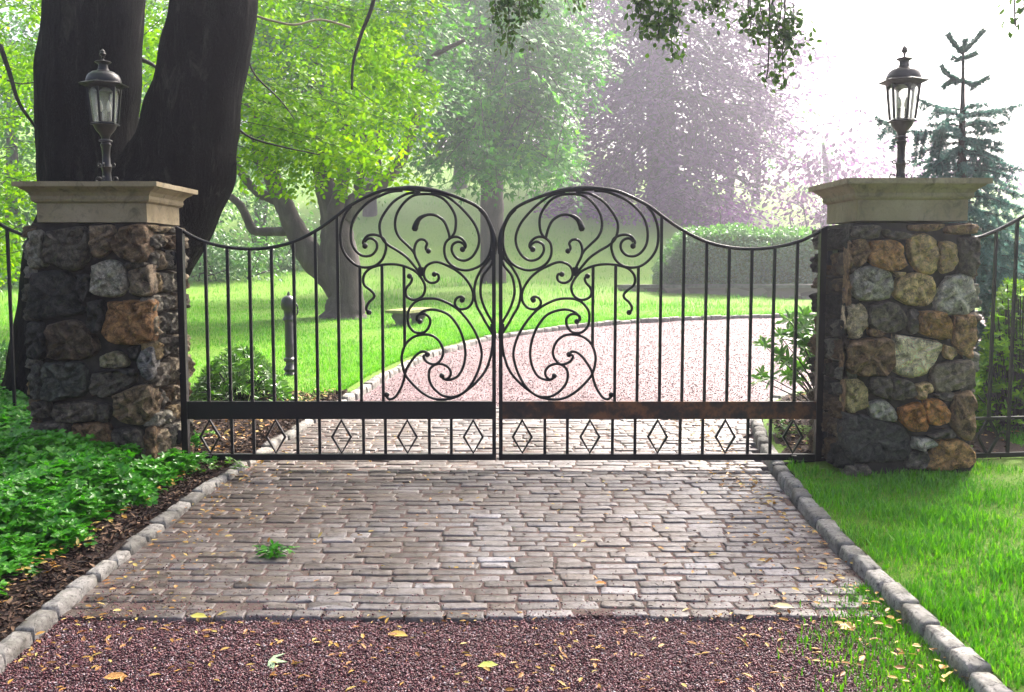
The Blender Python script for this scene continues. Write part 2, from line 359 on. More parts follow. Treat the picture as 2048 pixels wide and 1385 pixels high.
def blob(LV, c, rad, n, leaf, flat=.35, hang=.5, shell=.55, w=.6, clump=None):
    """leaf clumps spread through an ellipsoid; each clump is a drooping layered tuft"""
    c = np.array(c, float); rad = np.array(rad, float)
    cr = clump or leaf * 4.5
    k = max(4, int(n / 55))
    u = rvec(k) * (RNG.uniform(shell ** 3, 1, k) ** (1 / 3))[:, None]
    cc = c + u * rad
    per = n // k
    for i in range(k):
        o = norm(u[i] * rad + 1e-6)
        lp = RNG.normal(size=(per, 3)) * np.array([cr, cr, cr * flat]) * RNG.uniform(.6, 1.3)
        lp[:, 2] -= hang * (lp[:, 0] ** 2 + lp[:, 1] ** 2) / (cr * 2)
        out = norm(lp * np.array([1, 1, .3]) + o * cr * .6)
        ld = norm(out + np.array([0, 0, -.45]) + RNG.normal(size=(per, 3)) * .35)
        ln = norm(np.array([0, -.15, 1.]) + o * .45 + RNG.normal(size=(per, 3)) * .42)
        LV.add(cc[i] + lp, ld, ln, leaf * RNG.uniform(.6, 1.2, per), w)

def boughs(LV, TW, x, y, Y, rx, ry, n, L, leaf, width, tx, slope=.45, dens=1.0, depth=1.5, gap=None, w=.62):
    """layered drooping boughs whose starts fill an ellipse (in metres round a point), running outward from the trunk and down"""
    c = np.array(P(x, y, Y)); sx, sz = rx * Y / 2000, ry * Y / 2000; t0 = P(tx, y, Y)[0]
    for _ in range(n):
        a = RNG.uniform(0, 2 * pi); r = math.sqrt(RNG.random()); s = c + np.array([cos(a) * r * sx, RNG.normal() * depth * .6, sin(a) * r * sz])
        out = np.clip((s[0] - t0) / (sx + 1.5), -1.2, 1.2) + RNG.normal() * .45; d = norm(np.array([out, -.35 + RNG.normal() * .35, -slope * RNG.uniform(.4, 1.5)]))
        l = L * RNG.uniform(.6, 1.2)
        fan(LV, TW, s - d * l * .5, s + d * l * .5, width * RNG.uniform(.7, 1.2), leaf, .10, (RNG.normal() * .25, -.55, .8), dens, .012 * Y / 20, gap or leaf * 1.5, w)
# ================================================================ SETTING
LIFT = 0.045; LIFTR = 0.07
def kerb_path(pts, n=10): return catmull(pts, n)
LK = kerb_path([(-1.89, -4), (-1.89, -1), (-1.89, 2), (-1.89, 4), (-1.87, 5.4), (-1.79, 6.4), (-1.66, 7.7), (-1.49, 9.1), (-1.33, 10.5), (-1.04, 12), (-.68, 13), (-.15, 14.2), (1.4, 15.9), (3.2, 16.9), (5.4, 17.5), (9, 18.1), (15, 18.6), (24, 19), (40, 19.5)])
RK = kerb_path([(1.63, -4), (1.63, -1), (1.63, 2), (1.63, 4), (1.64, 5.1), (1.69, 5.8), (1.75, 6.5), (1.84, 7.2), (1.98, 7.9), (2.3, 8.7), (3.1, 9.5), (5, 10.4), (9, 11.3), (15, 12), (24, 12.6), (40, 13.2)])
def resample(p, step):
    d = np.r_[0, np.cumsum(np.linalg.norm(np.diff(p, axis=0), axis=1))]; n = max(2, int(d[-1] / step)); t = np.linspace(0, d[-1], n)
    return np.c_[np.interp(t, d, p[:, 0]), np.interp(t, d, p[:, 1])]
def grid_mesh(name, X, Y, Z, mat, kind='structure'):
    m, n = X.shape; V = np.stack([X, Y, Z], -1).reshape(-1, 3)
    i = np.arange(m * n).reshape(m, n); Q = np.stack([i[:-1, :-1], i[1:, :-1], i[1:, 1:], i[:-1, 1:]], -1).reshape(-1, 4)
    o = fastmesh(name, V, Q, mat, None, True); o['kind'] = kind; return o
# lawn outside the left kerb, ribs running away from the kerb
lk = resample(LK, .35); tan = norm(np.gradient(lk, axis=0)); nl_ = np.c_[-tan[:, 1], tan[:, 0]]
vs = np.r_[.03, np.linspace(.16, 3, 16), np.geomspace(3.4, 150, 46)]
# bend far ribs so that the sheet opens out over the whole country beyond
X = lk[:, None, 0] + nl_[:, None, 0] * vs; Y = lk[:, None, 1] + nl_[:, None, 1] * vs
def lump(x, y): return .012 * np.sin(x * 2.1 + y * 1.3) + .01 * np.sin(x * 3.7 - y * 2.9)
grid_mesh('lawn', X, Y, zb(X, Y) + LIFT - .06 * (vs < .13) - .09 * ((Y < 7.9) & (X > -8.6)) + lump(X, Y) * smooth(vs - .1), M['lawn'])
rk = resample(RK[::1], .3); ys = rk[:, 1]; w = np.r_[0, .02, .1, .3, .6, 1, 1.6, 2.4, 3.6, 5.5, 8, 13, 22, 40, 80] + .025
X = rk[:, None, 0] + w; Y = np.repeat(ys[:, None], len(w), 1)
grid_mesh('lawn', X, Y, zb(X, Y) + LIFTR + lump(X, Y) * smooth(w - .1), M['lawn'])
# gravel drive, one sheet under everything, running off to the right
X, Y = np.meshgrid(np.r_[-2.2:6:.25, 6:42:2], np.r_[-4:20.3:.25], indexing='ij')
X = np.where(X < 3, X, X); keep = X
bound = np.interp(Y, LK[:, 1], LK[:, 0]); 
Z = zb(X, Y) + .006 * np.sin(X * 5 + Y * 3) - .004
grid_mesh('driveway', X, Y, Z, M['gravel'])
X, Y = np.meshgrid(np.linspace(-150, 150, 31), np.linspace(-20, 150, 31), indexing='ij')
grid_mesh('ground', X, Y, zb(X, Y) - .35 , M['mulch'])
# mulch beds lying on the lawn sheet
def bed(name, poly_left, poly_right, y0, y1, lift=-.018, n=90, m=50, LIFT=LIFT):
    yy = np.linspace(y0, y1, n); xl = np.array([poly_left(y) for y in yy]); xr = np.array([poly_right(y) for y in yy])
    t = np.linspace(0, 1, m); X = xl[:, None] + (xr - xl)[:, None] * t; Y = np.repeat(yy[:, None], m, 1)
    Z = zb(X, Y) + LIFT + lift + .02 + .012 * np.sin(X * 9 + Y * 4) + .01 * np.sin(Y * 13 - X * 5)
    return grid_mesh(name, X, Y, Z, M['mulch'])
lkx = lambda y: float(np.interp(y, LK[:, 1], LK[:, 0])); rkx = lambda y: float(np.interp(y, RK[:, 1], RK[:, 0]))
bed('mulch_bed', lambda y: -9 + .2 * sin(y), lambda y: lkx(y) + .01 - max(0, (y - 8.2)) * 2.6, -3, 9.3)
bed('mulch_bed', lambda y: rkx(y) + .05, lambda y: rkx(y) + 1.9 + .3 * sin(y * 2), 6.35, 9.4, LIFT=LIFTR)

def _chips():
    k = 26000; y = RNG.uniform(3.4, 9.2, k); v = np.abs(RNG.normal(size=k)) * np.where(RNG.random(k) < .35, .08, .7); left = RNG.random(k) < .72
    x = np.where(left, np.interp(y, LK[:, 1], LK[:, 0]) - .03 - v, np.interp(y, RK[:, 1], RK[:, 0]) + .1 + v * 1.3)
    m = left | (y > 6.4); x, y = x[m], y[m]; k = len(x); a = rvec(k); a[:, 2] *= .3; L = Leaves()
    L.add(np.c_[x, y, zb(x, y) + np.where(x > 0, LIFTR, LIFT) + .008 + RNG.random(k) * .02], norm(a), norm(rvec(k) * .6 + np.array([0, 0, 1.])), RNG.uniform(.012, .05, k), RNG.uniform(.15, .6, k))
    t = NT('bark_bits'); isl = t.island(); t.pbr(t.ramp(isl, [(0, (.012, .007, .005)), (.5, (.04, .022, .015)), (.8, (.10, .055, .035)), (1, (.24, .15, .09))]), .85, None, 0, .3)
    o = L.build('mulch_bits', t.m); o['kind'] = 'stuff'
_chips()
# kerb stones (one kerb on each side of the drive)
def kerb(path, side, name='kerb'):
    mb = MB(); d = np.r_[0, np.cumsum(np.linalg.norm(np.diff(path, axis=0), axis=1))]; s = 0.0; r = random.Random(3)
    while s < min(d[-1] - .5, 55):
        L = r.uniform(.16, .235) * (1 if s < 30 else 1.5); g = .005
        q = lambda ss: np.array([np.interp(ss, d, path[:, 0]), np.interp(ss, d, path[:, 1])])
        a, b = q(s + g), q(s + L - g); t = (b - a) / np.linalg.norm(b - a); nn = np.array([-t[1], t[0]])
        hw = .044 + r.uniform(-.005, .006); c = (a + b) / 2 + nn * (r.uniform(-.008, .008) - side * .018); hl = np.linalg.norm(b - a) / 2
        top = (LIFT if side > 0 else LIFTR) + .014 + r.uniform(-.010, .010); rings = []
        for ins, z in ((-.008, -.1), (0, top - .03), (.004, top - .007), (.014, top), ):
            ring = []
            for k in range(16):
                an = 2 * pi * k / 16; e = .2
                cx = math.copysign(abs(cos(an)) ** e, cos(an)); cy = math.copysign(abs(sin(an)) ** e, sin(an))
                rr = random.Random(int(s * 991) + k * 7)
                p = c + t * cx * (hl - ins) * (1 + rr.uniform(-.03, .03)) + nn * cy * (hw - ins) * (1 + rr.uniform(-.08, .08))
                ring.append((p[0], p[1], zf(*p) + z + rr.uniform(-.004, .004)))
            rings += ring
        rings.append((c[0], c[1], zf(*c) + top + .004))
        fs = [(j * 16 + k, j * 16 + (k + 1) % 16, (j + 1) * 16 + (k + 1) % 16, (j + 1) * 16 + k) for j in range(3) for k in range(16)]
        fs += [(48 + k, 48 + (k + 1) % 16, 64) for k in range(16)]
        mb.add(rings, fs); s += L
    o = mb.build(name, M['kerb'], None, True, 50); o['kind'] = 'structure'; return o
kerb(LK[9:], 1); kerb(RK[9:], -1)

# cobbled apron: every sett modelled
COB0, COB1 = 3.94, 8.55
Xc, Yc = np.meshgrid(np.linspace(-1.9, 2.3, 24), np.linspace(COB0 + .03, COB1, 24), indexing='ij')
Xc = np.where(Xc > 1.6, 1.6 + (Xc - 1.6) * smooth((Yc - 7.0) / 1.5), Xc)
grid_mesh('cobble_bedding', Xc, Yc, zb(Xc, Yc) + .0165, M['joint'])
def setts():
    V = []; Q = []; n = 0; r = random.Random(5); y = COB0; row = 0; K = 12
    while y < COB1:
        rw = r.uniform(.076, .086); x = lkx(y) + .09 - r.uniform(0, .1); xe = rkx(y) - .09
        wob = lambda xx: .010 * math.sin(xx * 2.2 + row * .12) + .004 * math.sin(xx * 5.1 + row * .25)
        while x < xe:
            L = r.choice([r.uniform(.11, .14), r.uniform(.15, .19), r.uniform(.16, .20), r.uniform(.17, .215)]); L = min(L, xe - x + .03)
            if L < .07: break
            g = .004; cx = x + L / 2; cy = y + rw / 2 + wob(cx); hl = L / 2 - g; hw = rw / 2 - g + r.uniform(-.005, .003)
            if row < 2 and r.random() < .12: x += L; continue
            h = .021 + r.uniform(-.004, .005); tx, ty = r.uniform(-.02, .02), r.uniform(-.05, .05); sk = r.uniform(-.06, .06)
            rings = ((-.003, -.02), (.0, h - .006), (.003, h - .0015), (.009, h))
            jit = [(r.uniform(-.006, .006), r.uniform(-.0045, .0045)) for _ in range(K)]
            for ins, z in rings:
                for k in range(K):
                    an = 2 * pi * (k + .5) / K
                    e = .18; ex = math.copysign(abs(cos(an)) ** e, cos(an)) * (hl - ins) + jit[k][0]; ey = math.copysign(abs(sin(an)) ** e, sin(an)) * (hw - ins) + jit[k][1] + sk * .0
                    px_, py_ = cx + ex - ey * sk, cy + ey + ex * sk
                    V.append((px_, py_, zf(px_, py_) + z + ex * tx + ey * ty))
            V.append((cx, cy, zf(cx, cy) + h + .002)); 
            for j in range(3):
                for k in range(K): Q.append((n + j * K + k, n + j * K + (k + 1) % K, n + (j + 1) * K + (k + 1) % K, n + (j + 1) * K + k))
            for k in range(K): Q.append((n + 3 * K + k, n + 3 * K + (k + 1) % K, n + 4 * K, n + 4 * K))
            n += 4 * K + 1; x += L
        y += rw; row += 1
    me = bpy.data.meshes.new('cobbled_apron')
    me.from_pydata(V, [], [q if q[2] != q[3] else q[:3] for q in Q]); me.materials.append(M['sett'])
    me.polygons.foreach_set('use_smooth', [True] * len(me.polygons)); me.set_sharp_from_angle(angle=radians(48))
    o = link('cobbled_apron', me); o['kind'] = 'structure'
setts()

def scatter_solid(name, pos, size, mat, flatness=.6, label=None, kind='stuff'):
    """small crushed stones: squashed, randomly turned octahedra"""
    T = np.array([[1, 0, 0], [-1, 0, 0], [0, 1, 0], [0, -1, 0], [0, 0, 1], [0, 0, -1]], float) * .5
    Fc = np.array([[0, 2, 4], [2, 1, 4], [1, 3, 4], [3, 0, 4], [2, 0, 5], [1, 2, 5], [3, 1, 5], [0, 3, 5]])
    k = len(pos); a = rvec(k); b = norm(np.cross(a, rvec(k))); c = np.cross(a, b)
    R = np.stack([a, b, c], 1); sc = size[:, None] * np.stack([RNG.uniform(.8, 1.3, k), RNG.uniform(.6, 1, k), RNG.uniform(.45, .8, k)], 1)
    Tj = T[None] * (1 + RNG.uniform(-.3, .3, (k, 6, 1)))
    V = np.einsum('kij,kjl->kil', Tj * sc[:, None, :], R); V[:, :, 2] *= flatness; V += pos[:, None, :]
    Q = (Fc[None] + (np.arange(k) * 6)[:, None, None]).reshape(-1, 3)
    o = fastmesh(name, V.reshape(-1, 3), Q, mat); return tag(o, label, None, None, kind)
k = 100000; y = RNG.uniform(3.2, 4.06, k); x = RNG.uniform(-1.85, 1.78, k)
m = (y < COB0 - .01 + .06 * np.sin(x * 6) * RNG.random(k) + .04 * RNG.normal(size=k)); x, y = x[m], y[m]
pos = np.c_[x, y, zb(x, y) + RNG.uniform(.0, .012, len(x)) + .008 * (y > COB0)]
scatter_solid('gravel', pos, RNG.uniform(.006, .0155, len(x)), M['chip'], .8)
k = 4500; y = np.abs(RNG.normal(size=k)) * .45 + 3.93; x = RNG.uniform(-1.8, 1.58, k)
edge = np.maximum(np.minimum(x + 1.8, 1.58 - x), 0); keepm = (RNG.random(k) < np.exp(-edge * 2.5) + .35 * np.exp(-(y - 4) * 5))
x, y = x[keepm], y[keepm]; scatter_solid('gravel', np.c_[x, y, zb(x, y) + .022 + RNG.uniform(0, .012, len(x))], RNG.uniform(.006, .013, len(x)), M['chip'], .8)
# far drive: larger area, coarser chips
k = 45000; y = 8.5 + 8.5 * RNG.random(k) ** 1.5; x = RNG.uniform(-1.8, 6.5, k)
m = (x > np.interp(y, LK[:, 1], LK[:, 0]) + .1) & (x < np.interp(y, RK[:, 1], RK[:, 0]) - .1) ; x, y = x[m], y[m]
scatter_solid('gravel', np.c_[x, y, zb(x, y) + RNG.uniform(0, .01, len(x))], RNG.uniform(.010, .022, len(x)), M['chip'], .7)

# ---------------------------------------------------------------- grass
def grass(x, y, h, z0, name='grass'):
    k = len(x); a = RNG.uniform(0, 2 * pi, k); lean = RNG.uniform(.1, .75, k) * h
    p = np.c_[x, y, z0]; d = np.c_[np.cos(a), np.sin(a), np.zeros(k)]; s = np.c_[-d[:, 1], d[:, 0], np.zeros(k)]; wdt = (.0022 + .0022 * RNG.random(k)) * (h / .05) ** .6
    V = np.stack([p - s * wdt[:, None], p + s * wdt[:, None],
                  p + d * (lean * .35)[:, None] + s * (wdt * .8)[:, None] + np.c_[np.zeros((k, 2)), h * .62], p + d * (lean * .35)[:, None] - s * (wdt * .8)[:, None] + np.c_[np.zeros((k, 2)), h * .62],
                  p + d * lean[:, None] + np.c_[np.zeros((k, 2)), h]], 1)
    i = (np.arange(k) * 5)[:, None]
    Q = np.concatenate([np.c_[i, i + 1, i + 2], np.c_[i, i + 2, i + 3], np.c_[i + 3, i + 2, i + 4]])
    o = fastmesh(name, V.reshape(-1, 3), Q, M['grass']); o['kind'] = 'stuff'; return o
k = 120000; y = 3.2 + 5.0 * RNG.random(k) ** 1.1; x = 1.64 + 4.4 * RNG.random(k) ** 1.1
kx = np.interp(y, RK[:, 1], RK[:, 0]); m = (x > kx + .010 + .03 * RNG.random(k)) & ~((y > 6.2 + .15 * np.sin(x * 5)) & (x < kx + 1.7)) & (x < y * .56 + .4); x, y = x[m], y[m]
grass(x, y, RNG.uniform(.018, .06, len(x)) ** 1.0 * (1 + .4 * np.sin(x * 6.1 + np.sin(y * 5)) * np.sin(y * 7.7)), zb(x, y) + LIFTR - .01)
# weedy grass creeping over the edge of the apron
k = 5000; y = RNG.uniform(3.2, 4.3, k); x = 1.60 - np.abs(RNG.normal(size=k)) * .17 * np.clip((4.5 - y) / .6, .15, 1.3)
grass(x, y, RNG.uniform(.015, .05, k), zb(x, y) + .0)
# lawn seen through the gate
k = 150000; v = RNG.random(k) ** 1.6 * 12; u = RNG.uniform(0, 1, k)
yy = 8.6 + u * 9.5; xx = np.interp(yy, LK[:, 1], LK[:, 0]); x = xx - .13 - v * 1.0; y = yy + v * .25
m = (x > -y * .56) & ((y > 9.2) | (x < -2.9 - (y < 9) * .6)); x, y = x[m], y[m]
grass(x, y, RNG.uniform(.02, .042, len(x)) * (.7 + y * .035), zb(x, y) + LIFT - .005)

k = 60000; y = 18.5 + 34 * RNG.random(k) ** 1.2; x = RNG.uniform(-.5, .5, k) * y * 1.1; m = y > np.interp(x, LK[:, 0], LK[:, 1]) + .6; x, y = x[m], y[m]
cl_ = np.clip(.5 + .5 * np.sin(x * 1.1 + np.sin(y * .7) * 2) * np.sin(y * .9 + np.sin(x * .5)), .1, 1)
grass(x, y, RNG.uniform(.04, .13, len(x)) * (.35 + cl_), zb(x, y) + LIFT - .01)
# ================================================================ GATE
GY = 6.4
def Z1(p): return (640 + p[0] / 4.775, 350 + p[1] / 4.775)
def Z2(p): return (640 + p[0] / 3.958, 600 + p[1] / 3.958)
SEAM = P(993, 850, GY)[0]
RAIL = [(352, 455), (366, 463), (388, 475), (412, 485), (455, 495), (500, 498.5), (545, 495), (590, 483), (635, 460), (673, 433), (700, 412), (740, 391), (768, 381), (800, 377.5), (830, 377.5), (866, 381), (891, 387), (922, 398), (950, 411), (967, 425), (977, 442), (985.5, 463), (988.5, 486), (988.5, 509)]
SCR = [
 [Z1, [(300,300),(245,370),(207,470),(195,570),(205,680),(240,760),(300,830),(370,875),(450,885),(530,865),(590,815),(620,750),(632,680),(615,620),(580,590),(520,572),(460,580),(425,615),(412,650),(430,680)], 1],
 [Z1, [(790,152),(690,160),(600,190),(480,250),(380,340),(320,430),(295,540),(300,640),(330,710),(380,760),(430,778),(490,768),(530,730),(546,685),(535,640),(500,612),(460,610),(425,640)], 0],
 [Z1, [(960,168),(880,172),(800,195),(700,260),(620,360),(575,450),(572,530),(595,610),(650,670),(740,725),(830,790),(900,870),(955,940)], 0],
 [Z1, [(1060,185),(960,185),(880,205),(800,270),(740,360),(718,450),(725,530),(760,600),(820,660),(880,720),(902,755)], 0],
 [Z1, [(1035,728),(1015,715),(1012,690),(1022,655),(1000,625),(960,618),(925,640),(905,690),(902,740),(915,790),(945,850),(975,920)], 3],
 [Z1, [(960,185),(1040,185),(1110,197),(1190,240),(1250,310),(1290,390),(1298,470),(1285,550),(1250,605)], 0],
 [Z1, [(1060,168),(1130,180),(1210,208),(1310,280),(1400,370),(1470,460),(1510,550),(1520,630),(1500,710),(1450,785),(1380,820),(1310,800),(1268,750),(1258,700),(1275,660),(1320,640),(1362,655),(1383,685),(1362,712)], 1],
 [Z1, [(1520,330),(1580,400),(1625,500),(1640,600),(1632,700),(1600,790),(1540,860),(1460,900),(1390,912),(1310,895),(1240,850),(1200,790),(1187,720),(1200,650),(1245,605),(1300,592),(1350,610),(1385,650),(1390,690),(1365,712)], 0],
 [Z1, [(468,1315),(445,1290),(445,1260),(470,1215),(512,1175),(515,1140),(480,1100),(430,1060),(412,1010),(425,950),(470,900),(540,872),(640,855),(740,858),(840,885),(920,930),(970,990),(1000,1050),(1003,1100),(980,1155),(930,1188),(880,1192),(832,1165),(817,1120),(830,1075),(868,1030),(878,990),(855,968)], 2],
 [Z1, [(1092,950),(1125,950),(1135,985),(1115,1020),(1060,1032),(1010,1000),(992,950),(1000,900),(1030,860),(1090,835),(1150,840),(1230,875),(1310,920),(1380,980),(1430,1050),(1460,1120),(1462,1190),(1440,1240),(1400,1275),(1340,1283),(1300,1255),(1288,1215),(1310,1175),(1350,1165),(1375,1185),(1357,1197)], 2],
 [Z1, [(1652,760),(1610,820),(1555,885),(1500,980),(1475,1080),(1478,1170),(1500,1260),(1545,1340),(1588,1420),(1650,1522),(1668,1580)], 0],
 [Z1, [(1662,760),(1650,820),(1620,880),(1560,960),(1535,1060),(1535,1150),(1560,1240),(1600,1330),(1640,1400),(1668,1480),(1672,1560)], 0],
 [Z2, [(1378,190),(1368,260),(1366,350),(1350,450),(1310,560),(1230,660),(1130,740),(1060,775),(970,790),(880,775),(790,720),(710,640),(670,580),(650,500),(650,430),(680,350),(740,295),(820,275),(890,285),(945,330),(975,400),(965,460),(925,505),(880,508),(835,480),(822,445),(850,432)], 1],
 [Z2, [(850,432),(835,412),(800,413),(760,440),(720,490),(680,560),(662,640),(640,700),(600,765),(560,787),(532,772),(528,752)], 2],
 [Z2, [(790,172),(768,160),(770,130),(800,113),(840,118),(870,150),(868,200),(840,245),(800,262),(750,255),(710,215),(695,160),(700,90),(740,30),(790,0),(850,-10),(930,-5),(1010,25),(1090,75),(1160,150),(1220,240),(1260,330),(1280,420),(1270,500),(1240,590),(1190,680),(1130,740),(1060,768),(980,760),(920,720),(880,670),(862,610),(870,550),(910,515),(960,508),(1010,530),(1035,570),(1025,610),(990,630),(965,602)], 2],
 [Z2, [(768,160),(775,130),(810,95),(870,78),(940,85),(1020,120),(1080,190),(1120,270),(1145,360),(1150,450),(1130,540),(1090,605),(1030,633),(985,628),(962,605)], 0],
]
HOOK = [(905,540),(912,490),(945,425),(1000,390),(1060,380),(1120,395),(1180,440),(1215,510),(1235,580),(1238,615)]
def make_gate(side):
    left = side < 0
    def W(px, py, dy=0.0):
        x, _, z = P(px, py, GY)
        if not left: x = SEAM + .012 + (SEAM - x) * 1.028
        return (x, GY + dy, z)
    px_post = 371; hx = W(px_post, 850)[0]
    g = empty('gate_leaf', (hx, GY, zf(hx, GY)),
              'left black iron gate leaf with curling scrollwork, hinged on the darker pillar' if left else
              'right black iron gate leaf with rusty middle band, beside the rhododendron',
              'gate', 'pair of driveway gate leaves')
    iron = M['iron']; zt = lambda py: P(700, py, GY)[2]
    rail = catmull([W(*p) for p in RAIL], 5)
    xz = rail[np.argsort(rail[:, 0])]
    railz = lambda x: float(np.interp(x, xz[:, 0], xz[:, 2]))
    # hinge stile, lock stile
    mb = MB(); mb.box(hx - .020, hx + .020, GY - .025, GY + .025, zt(921), railz(hx) + .004); mb.build('hinge_stile', iron, g)
    lx = W(988.3, 850)[0]
    mb = MB(); mb.box(lx - .012, lx + .012, GY - .02, GY + .02, zt(920), zt(486)); mb.build('lock_stile', iron, g)
    # top rail (thickens at crown and shoulder where bars are forged together)
    rr = np.full(len(rail), .0115)
    u = np.arange(len(rail)) / 5
    rr += .008 * np.exp(-((u - 14.0) / 1.1) ** 2) + .009 * np.exp(-((u - 22.0) / .9) ** 2)
    mb = MB(); mb.tube(rail, rr, 8); mb.build('top_rail', iron, g, True, 50)
    a, b = sorted((hx, lx)); xa, xb = a + (.020 if left else .012), b - (.012 if left else .020)
    mb = MB(); mb.box(xa, xb, GY - .016, GY + .016, zt(838), zt(803)); o = mb.build('middle_band', M['iron'] if left else M['rust'], g)
    if not left: o['label'] = 'middle band browned with rust'
    mb = MB(); mb.box(xa, xb, GY - .019, GY + .019, zt(920), zt(908)); mb.build('bottom_rail', iron, g)
    # upright bars
    tops = {722: 533, 766.5: 531, 810: 533}
    proto = None
    for k in range(1, 11):
        px = 374.5 + 43.6 * k; X = W(px, 800)[0]
        if k >= 8: zt_ = P(0, {8: 533, 9: 531, 10: 532}[k], GY)[2]
        else: zt_ = railz(X)
        z0 = zt(803) if k < 10 else zt(692)
        mb = MB(); mb.box(X - .0092, X + .0092, GY - .0092, GY + .0092, z0 - .0015, zt_ + .001)
        mb.build('bar', iron, g)
    # lower register: bars and open diamonds
    for k in range(1, 14):
        X = W(376.5 + 43.85 * k, 870)[0]
        if k % 3 == 1:
            mb = MB(); zc = zt(874); hh = (zt(838) - zt(908)) / 2; ww = .062
            q = [(X, zc + hh), (X + ww, zc), (X, zc - hh), (X - ww, zc)]
            ring = []
            for s_, dy in ((1.11, -.011), (1.11, .011), (.86, .011), (.86, -.011)):
                ring += [(X + (x_ - X) * s_, GY + dy, max(min(zc + (z_ - zc) * s_, zt(838)), zt(908))) for x_, z_ in q]
            fs = [(j * 4 + k2, j * 4 + (k2 + 1) % 4, ((j + 1) % 4) * 4 + (k2 + 1) % 4, ((j + 1) % 4) * 4 + k2) for j in range(4) for k2 in range(4)]
            mb.add(ring, fs); mb.build('diamond', iron, g)
        else:
            mb = MB(); mb.box(X - .009, X + .009, GY - .009, GY + .009, zt(908) - .001, zt(838) + .001); mb.build('bar', iron, g)
    # scrolls
    for fn, pts, ends in SCR:
        w3 = catmull([W(*fn(p)) for p in pts], 6)
        r = np.full(len(w3), .0092); m2 = min(10, len(w3) // 4)
        mb = MB(); mb.tube(w3, r, 8)
        if ends == 1: mb.ball(w3[-1], .019)
        if ends == 2: mb.ball(w3[0], .018); mb.ball(w3[-1], .018)
        if ends == 3: mb.ball(w3[0], .018)
        mb.build('scroll', iron, g, True, 60)
    w3 = catmull([W(*Z1(p)) for p in HOOK], 6); n = len(w3)
    mb = MB(); mb.tube(w3, np.interp(np.arange(n) / n, [0, .05, .16, .36, 1], [.012, .022, .019, .010, .009]), 8); mb.build('scroll', iron, g, True, 60)
    # forged collars
    for p, s_ in ((Z1((965, 925)), .022), (Z1((1648, 770)), .022), (Z2((1364, 215)), .016), (Z1((930, 165)), .016)):
        c = W(*p); mb = MB(); mb.box(c[0] - s_ * .8, c[0] + s_ * .8, GY - .014, GY + .014, c[2] - s_ * 1.3, c[2] + s_ * 1.3)
        mb.build('collar', iron, g)
    # hinges on the pillar face
    sg = -1 if left else 1
    for py in (517, 873):
        z = zt(py); mb = MB(); x0 = hx + sg * .020
        xa_, xb_ = sorted((x0 + sg * .005, x0 + sg * .17)); mb.box(xa_, xb_, GY - .035, GY + .03, z - .03, z + .03)
        mb.box(*sorted((x0 + sg * .06, x0 + sg * .085)), GY - .05, GY + .045, z - .05, z + .05)
        mb.lathe((x0 + sg * .018, GY - .028, z - .045), [(.016, 0), (.018, .01), (.018, .08), (.016, .09), (0, .09)], 12)
        mb.build('hinge', iron, g, True, 40)
    # ground stop: flat arm running from pillar foot with a drop rod
    xr = W(421, 900)[0]; zg = zf(xr, GY)
    mb = MB(); mb.box(xr - .014, xr + .014, GY - .06, GY - .034, zg - .02, zt(912)); mb.box(xr - .014, xr + .014, GY - .06, GY - .019, zt(912) - .0, zt(909)); mb.build('drop_rod', iron, g)
    xe = W(465, 940)[0]; xp = W(340, 940)[0]
    mb = MB(); mb.bar((xe, GY - .085, zt(944) + (0 if left else .05)), (xp, GY + .05, zt(936) + (0 if left else .05)), .03, .024); mb.build('stop_arm', iron, g)
    return g
make_gate(-1); make_gate(1)

# ================================================================ PILLARS
PF, PBK = 6.05, 6.72
def stone_blob(mb, outline, frame, col, bulge, r, seed, grow=1.0):
    """outline: 2-D points in face coordinates; frame(a, b, h) -> 3-D with h outward"""
    o = np.array(outline, float); n0 = len(o)
    o = o.mean(0) + (o - o.mean(0)) * grow; pts = catmull(np.vstack([o, o[0]]), 5)[:-1]
    # keep some of the polygon's corners
    lin = np.vstack([o + (np.roll(o, -1, 0) - o) * t for t in [0]]); 
    K = 28; d = np.r_[0, np.cumsum(np.linalg.norm(np.diff(np.vstack([pts, pts[0]]), axis=0), axis=1))]
    t = np.linspace(0, d[-1], K, endpoint=False); pp = np.vstack([pts, pts[0]]); q = np.c_[np.interp(t, d, pp[:, 0]), np.interp(t, d, pp[:, 1])]
    c = q.mean(0); size = math.sqrt(abs(np.sum(q[:, 0] * np.roll(q[:, 1], -1) - q[:, 1] * np.roll(q[:, 0], -1))) / 2)
    ph = [r.uniform(0, 6.28) for _ in range(6)]; tx, ty = r.uniform(-.12, .12), r.uniform(-.12, .12)
    V = []
    rings = ((1.02, -.035), (1.0, -.004), (.955, bulge * .5), (.90, bulge * .86), (.76, bulge * .97), (.48, bulge * 1.0), (.24, bulge * 1.0))
    for s, h in rings:
        for k in range(K):
            p = c + (q[k] - c) * (s if s > .9 else s) ; dx, dy = p - c
            nz = .22 * bulge * (abs(math.sin(dx * 35 + ph[0] + dy * 12)) * 1.2 - .6 + math.sin(dx * 55 + ph[0]) * math.sin(dy * 48 + ph[1]) + math.sin(dx * 110 + dy * 70 + ph[2]) * .6 + math.sin(dy * 120 - dx * 60 + ph[3]) * .6)
            hh = h + (nz + tx * dx + ty * dy if h > 0 else 0)
            V.append(frame(p[0], p[1], hh))
    V.append(frame(c[0], c[1], bulge * 1.0)); m = len(rings)
    fs = [(j * K + k, j * K + (k + 1) % K, (j + 1) * K + (k + 1) % K, (j + 1) * K + k) for j in range(m - 1) for k in range(K)]
    fs += [((m - 1) * K + k, (m - 1) * K + (k + 1) % K, m * K) for k in range(K)]
    mb.add(V, fs, 0, col)
